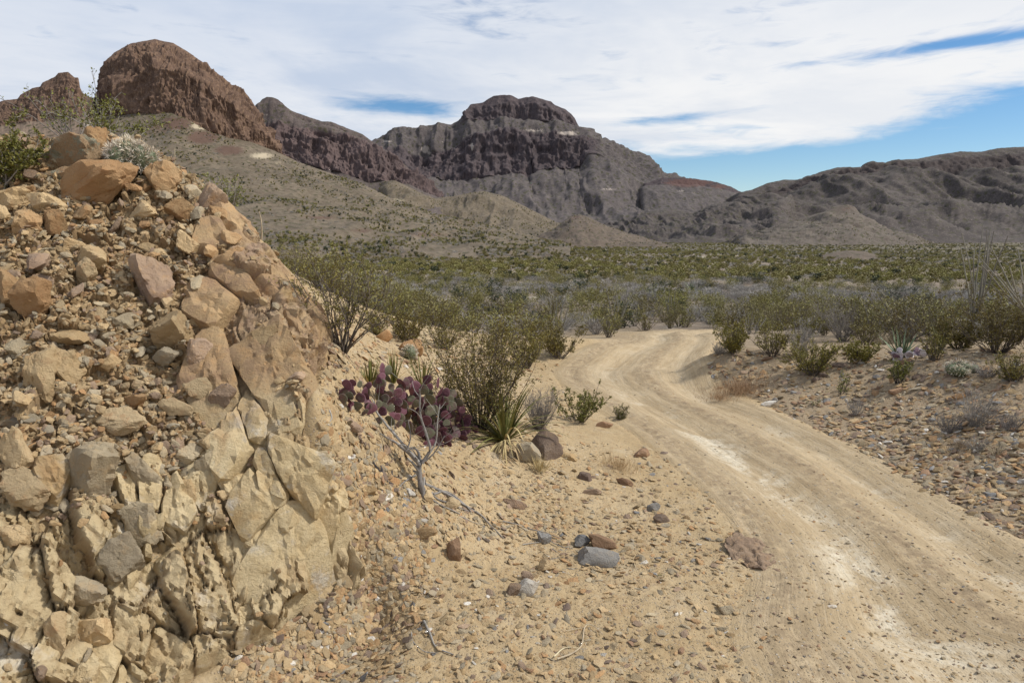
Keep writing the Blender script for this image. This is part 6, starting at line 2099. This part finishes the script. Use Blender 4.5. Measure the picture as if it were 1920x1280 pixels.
# beyond them: one mass each
FAR = []
for k in range(4):
    _, L_ = shrub(260 + k, 1.3, 2.0, 12, 4, 4, .30, bare=.05, twiggy=0)
    FAR.append(L_.mesh('far_creosote', LM['creosote_far'], False))
for k in range(3):
    Lg = Geo(); gg = np.random.default_rng(270 + k); n = 150
    a = gg.uniform(0, 2 * pi, n); r_ = np.sqrt(gg.random(n))
    b = np.stack([np.cos(a) * r_ * .6, np.sin(a) * r_ * .6, .05 + gg.random(n) * .55], 1)
    Lg.leaves(b, b * [1, 1, .9] + gg.normal(size=(n, 3)) * .3, gg.normal(size=(n, 3)), gg.uniform(.3, .6, n), .06)
    FAR.append(Lg.mesh('far_brush', LM['greymass'], False))
_, L_ = shrub(280, 1.2, 1.8, 12, 4, 5, .3, bare=.0, twiggy=0)
FAR.append(L_.mesh('far_dark', LM['dark'], False))

FAR += [b for _, b in CRE] + [b for _, b in GRE] + [DRK[0][1]]
g = np.random.default_rng(303)
N1 = 106000
# even in the picture first, then thinned
rad = np.exp(g.uniform(np.log(24), np.log(1250), N1))
rad[-34000:] = np.exp(g.uniform(np.log(380), np.log(1250), 34000))
azm = g.uniform(radians(-44), radians(44), N1)
keep_p = (rad / 230.) ** 1.15
k = g.random(N1) < np.clip(keep_p, .22, 1.0)
x, y = (rad * np.sin(azm))[k], (rad * np.cos(azm))[k]
k = free(x, y); x, y = x[k], y[k]
cre, gre, drk = valley_kind(x, y, g)
u_ = g.random(len(x)) / .85
kd = np.where(u_ < cre * .75, 0, np.where(u_ < cre * .75 + gre * .7, 1, np.where(u_ < cre * .75 + gre * .7 + drk, 2, -1)))
# where the individuals stand keep only the gaps
P2 = np.array([(a, b) for a, b, _ in pts])
k = kd >= 0
x, y, kd = x[k], y[k], kd[k]
near_i = y < YMAX * 1.02
dmin = np.full(len(x), 99.)
ii = np.nonzero(near_i)[0]
for s_ in range(0, len(ii), 4000):
    j = ii[s_:s_ + 4000]
    dmin[j] = np.sqrt(((np.stack([x[j], y[j]], 1)[:, None] - P2[None]) ** 2).sum(-1)).min(1)
drop = near_i & ((dmin < 1.3) | (g.random(len(x)) < .35))
x, y, kd = x[~drop], y[~drop], kd[~drop]
z = land(x, y)
n = len(x)
nearf = y < 100
pick = np.where(kd == 0, g.integers(0, 4, n), np.where(kd == 1, g.integers(4, 7, n), 7))
pick = np.where(nearf & (kd == 0), g.integers(8, 13, n), np.where(nearf & (kd == 1), g.integers(13, 17, n), np.where(nearf & (kd == 2), 17, pick)))
s_ = g.uniform(.45, 1.05, n) * np.where(y > 420, 1.35, 1.0)
scatter('valley_shrubs', np.stack([x, y, z - .05], 1), np.stack([0 * x, 0 * x, g.uniform(0, 6.28, n)], 1), np.stack([s_ * g.uniform(.9, 1.4, n), s_ * g.uniform(.9, 1.4, n), s_ * g.uniform(.7, 1.05, n)], 1), pick, FAR,
        label='far mass of olive and grey shrubs covering the valley floor', category='shrubland')


# shrubs dotted over the near hill slopes
def on_hill(obname, n, label, smin, smax, seed, px=(.5, .2, .2, .10)):
    gg = np.random.default_rng(seed)
    me = bpy.data.objects[obname].data
    V = np.zeros(len(me.vertices) * 3, np.float32); me.vertices.foreach_get('co', V); V = V.reshape(-1, 3)
    q = np.zeros(len(me.polygons) * 4, np.int32); me.polygons.foreach_get('vertices', q); q = q.reshape(-1, 4)
    cl = np.zeros(len(me.vertices), np.float32); me.attributes['cliff'].data.foreach_get('value', cl)
    A = V[q]
    ar = np.linalg.norm(np.cross(A[:, 1] - A[:, 0], A[:, 3] - A[:, 0]), axis=1)
    c = A.mean(1)
    pr_ = ar * (cl[q[:, 0]] < .3) * np.clip(.35 + 2.2 * fbm(c / 26., 4, seed), .03, 1.6) / (np.linalg.norm(c, axis=1) ** .7)
    k = gg.choice(len(q), n, p=pr_ / pr_.sum())
    a, b = gg.random((n, 1)), gg.random((n, 1))
    P = (A[k, 0] * (1 - a) + A[k, 1] * a) * (1 - b) + (A[k, 3] * (1 - a) + A[k, 2] * a) * b
    pick = gg.choice([0, 1, 4, 5, 7], n, p=[px[0] / 2, px[0] / 2, px[1], px[2], px[3]])
    s_ = gg.uniform(smin, smax, n)
    scatter('slope_shrubs', P - [0, 0, .1], np.stack([0 * s_, 0 * s_, gg.uniform(0, 6.28, n)], 1), s_[:, None] * gg.uniform(.8, 1.3, (n, 3)), pick, FAR, label=label, category='shrubland')


on_hill('talus_slope', 15000, 'scattered shrubs on the talus slope below the rock dome', .3, 1.0, 401)
on_hill('grassy_hill', 3000, 'scattered shrubs on the rounded hill below the cliffs', .8, 1.7, 402)
on_hill('brown_mound', 500, 'scattered shrubs on the isolated brown mound', .5, 1.0, 403)
on_hill('knob_hill', 700, 'scattered shrubs on the conical hill', .6, 1.2, 404)
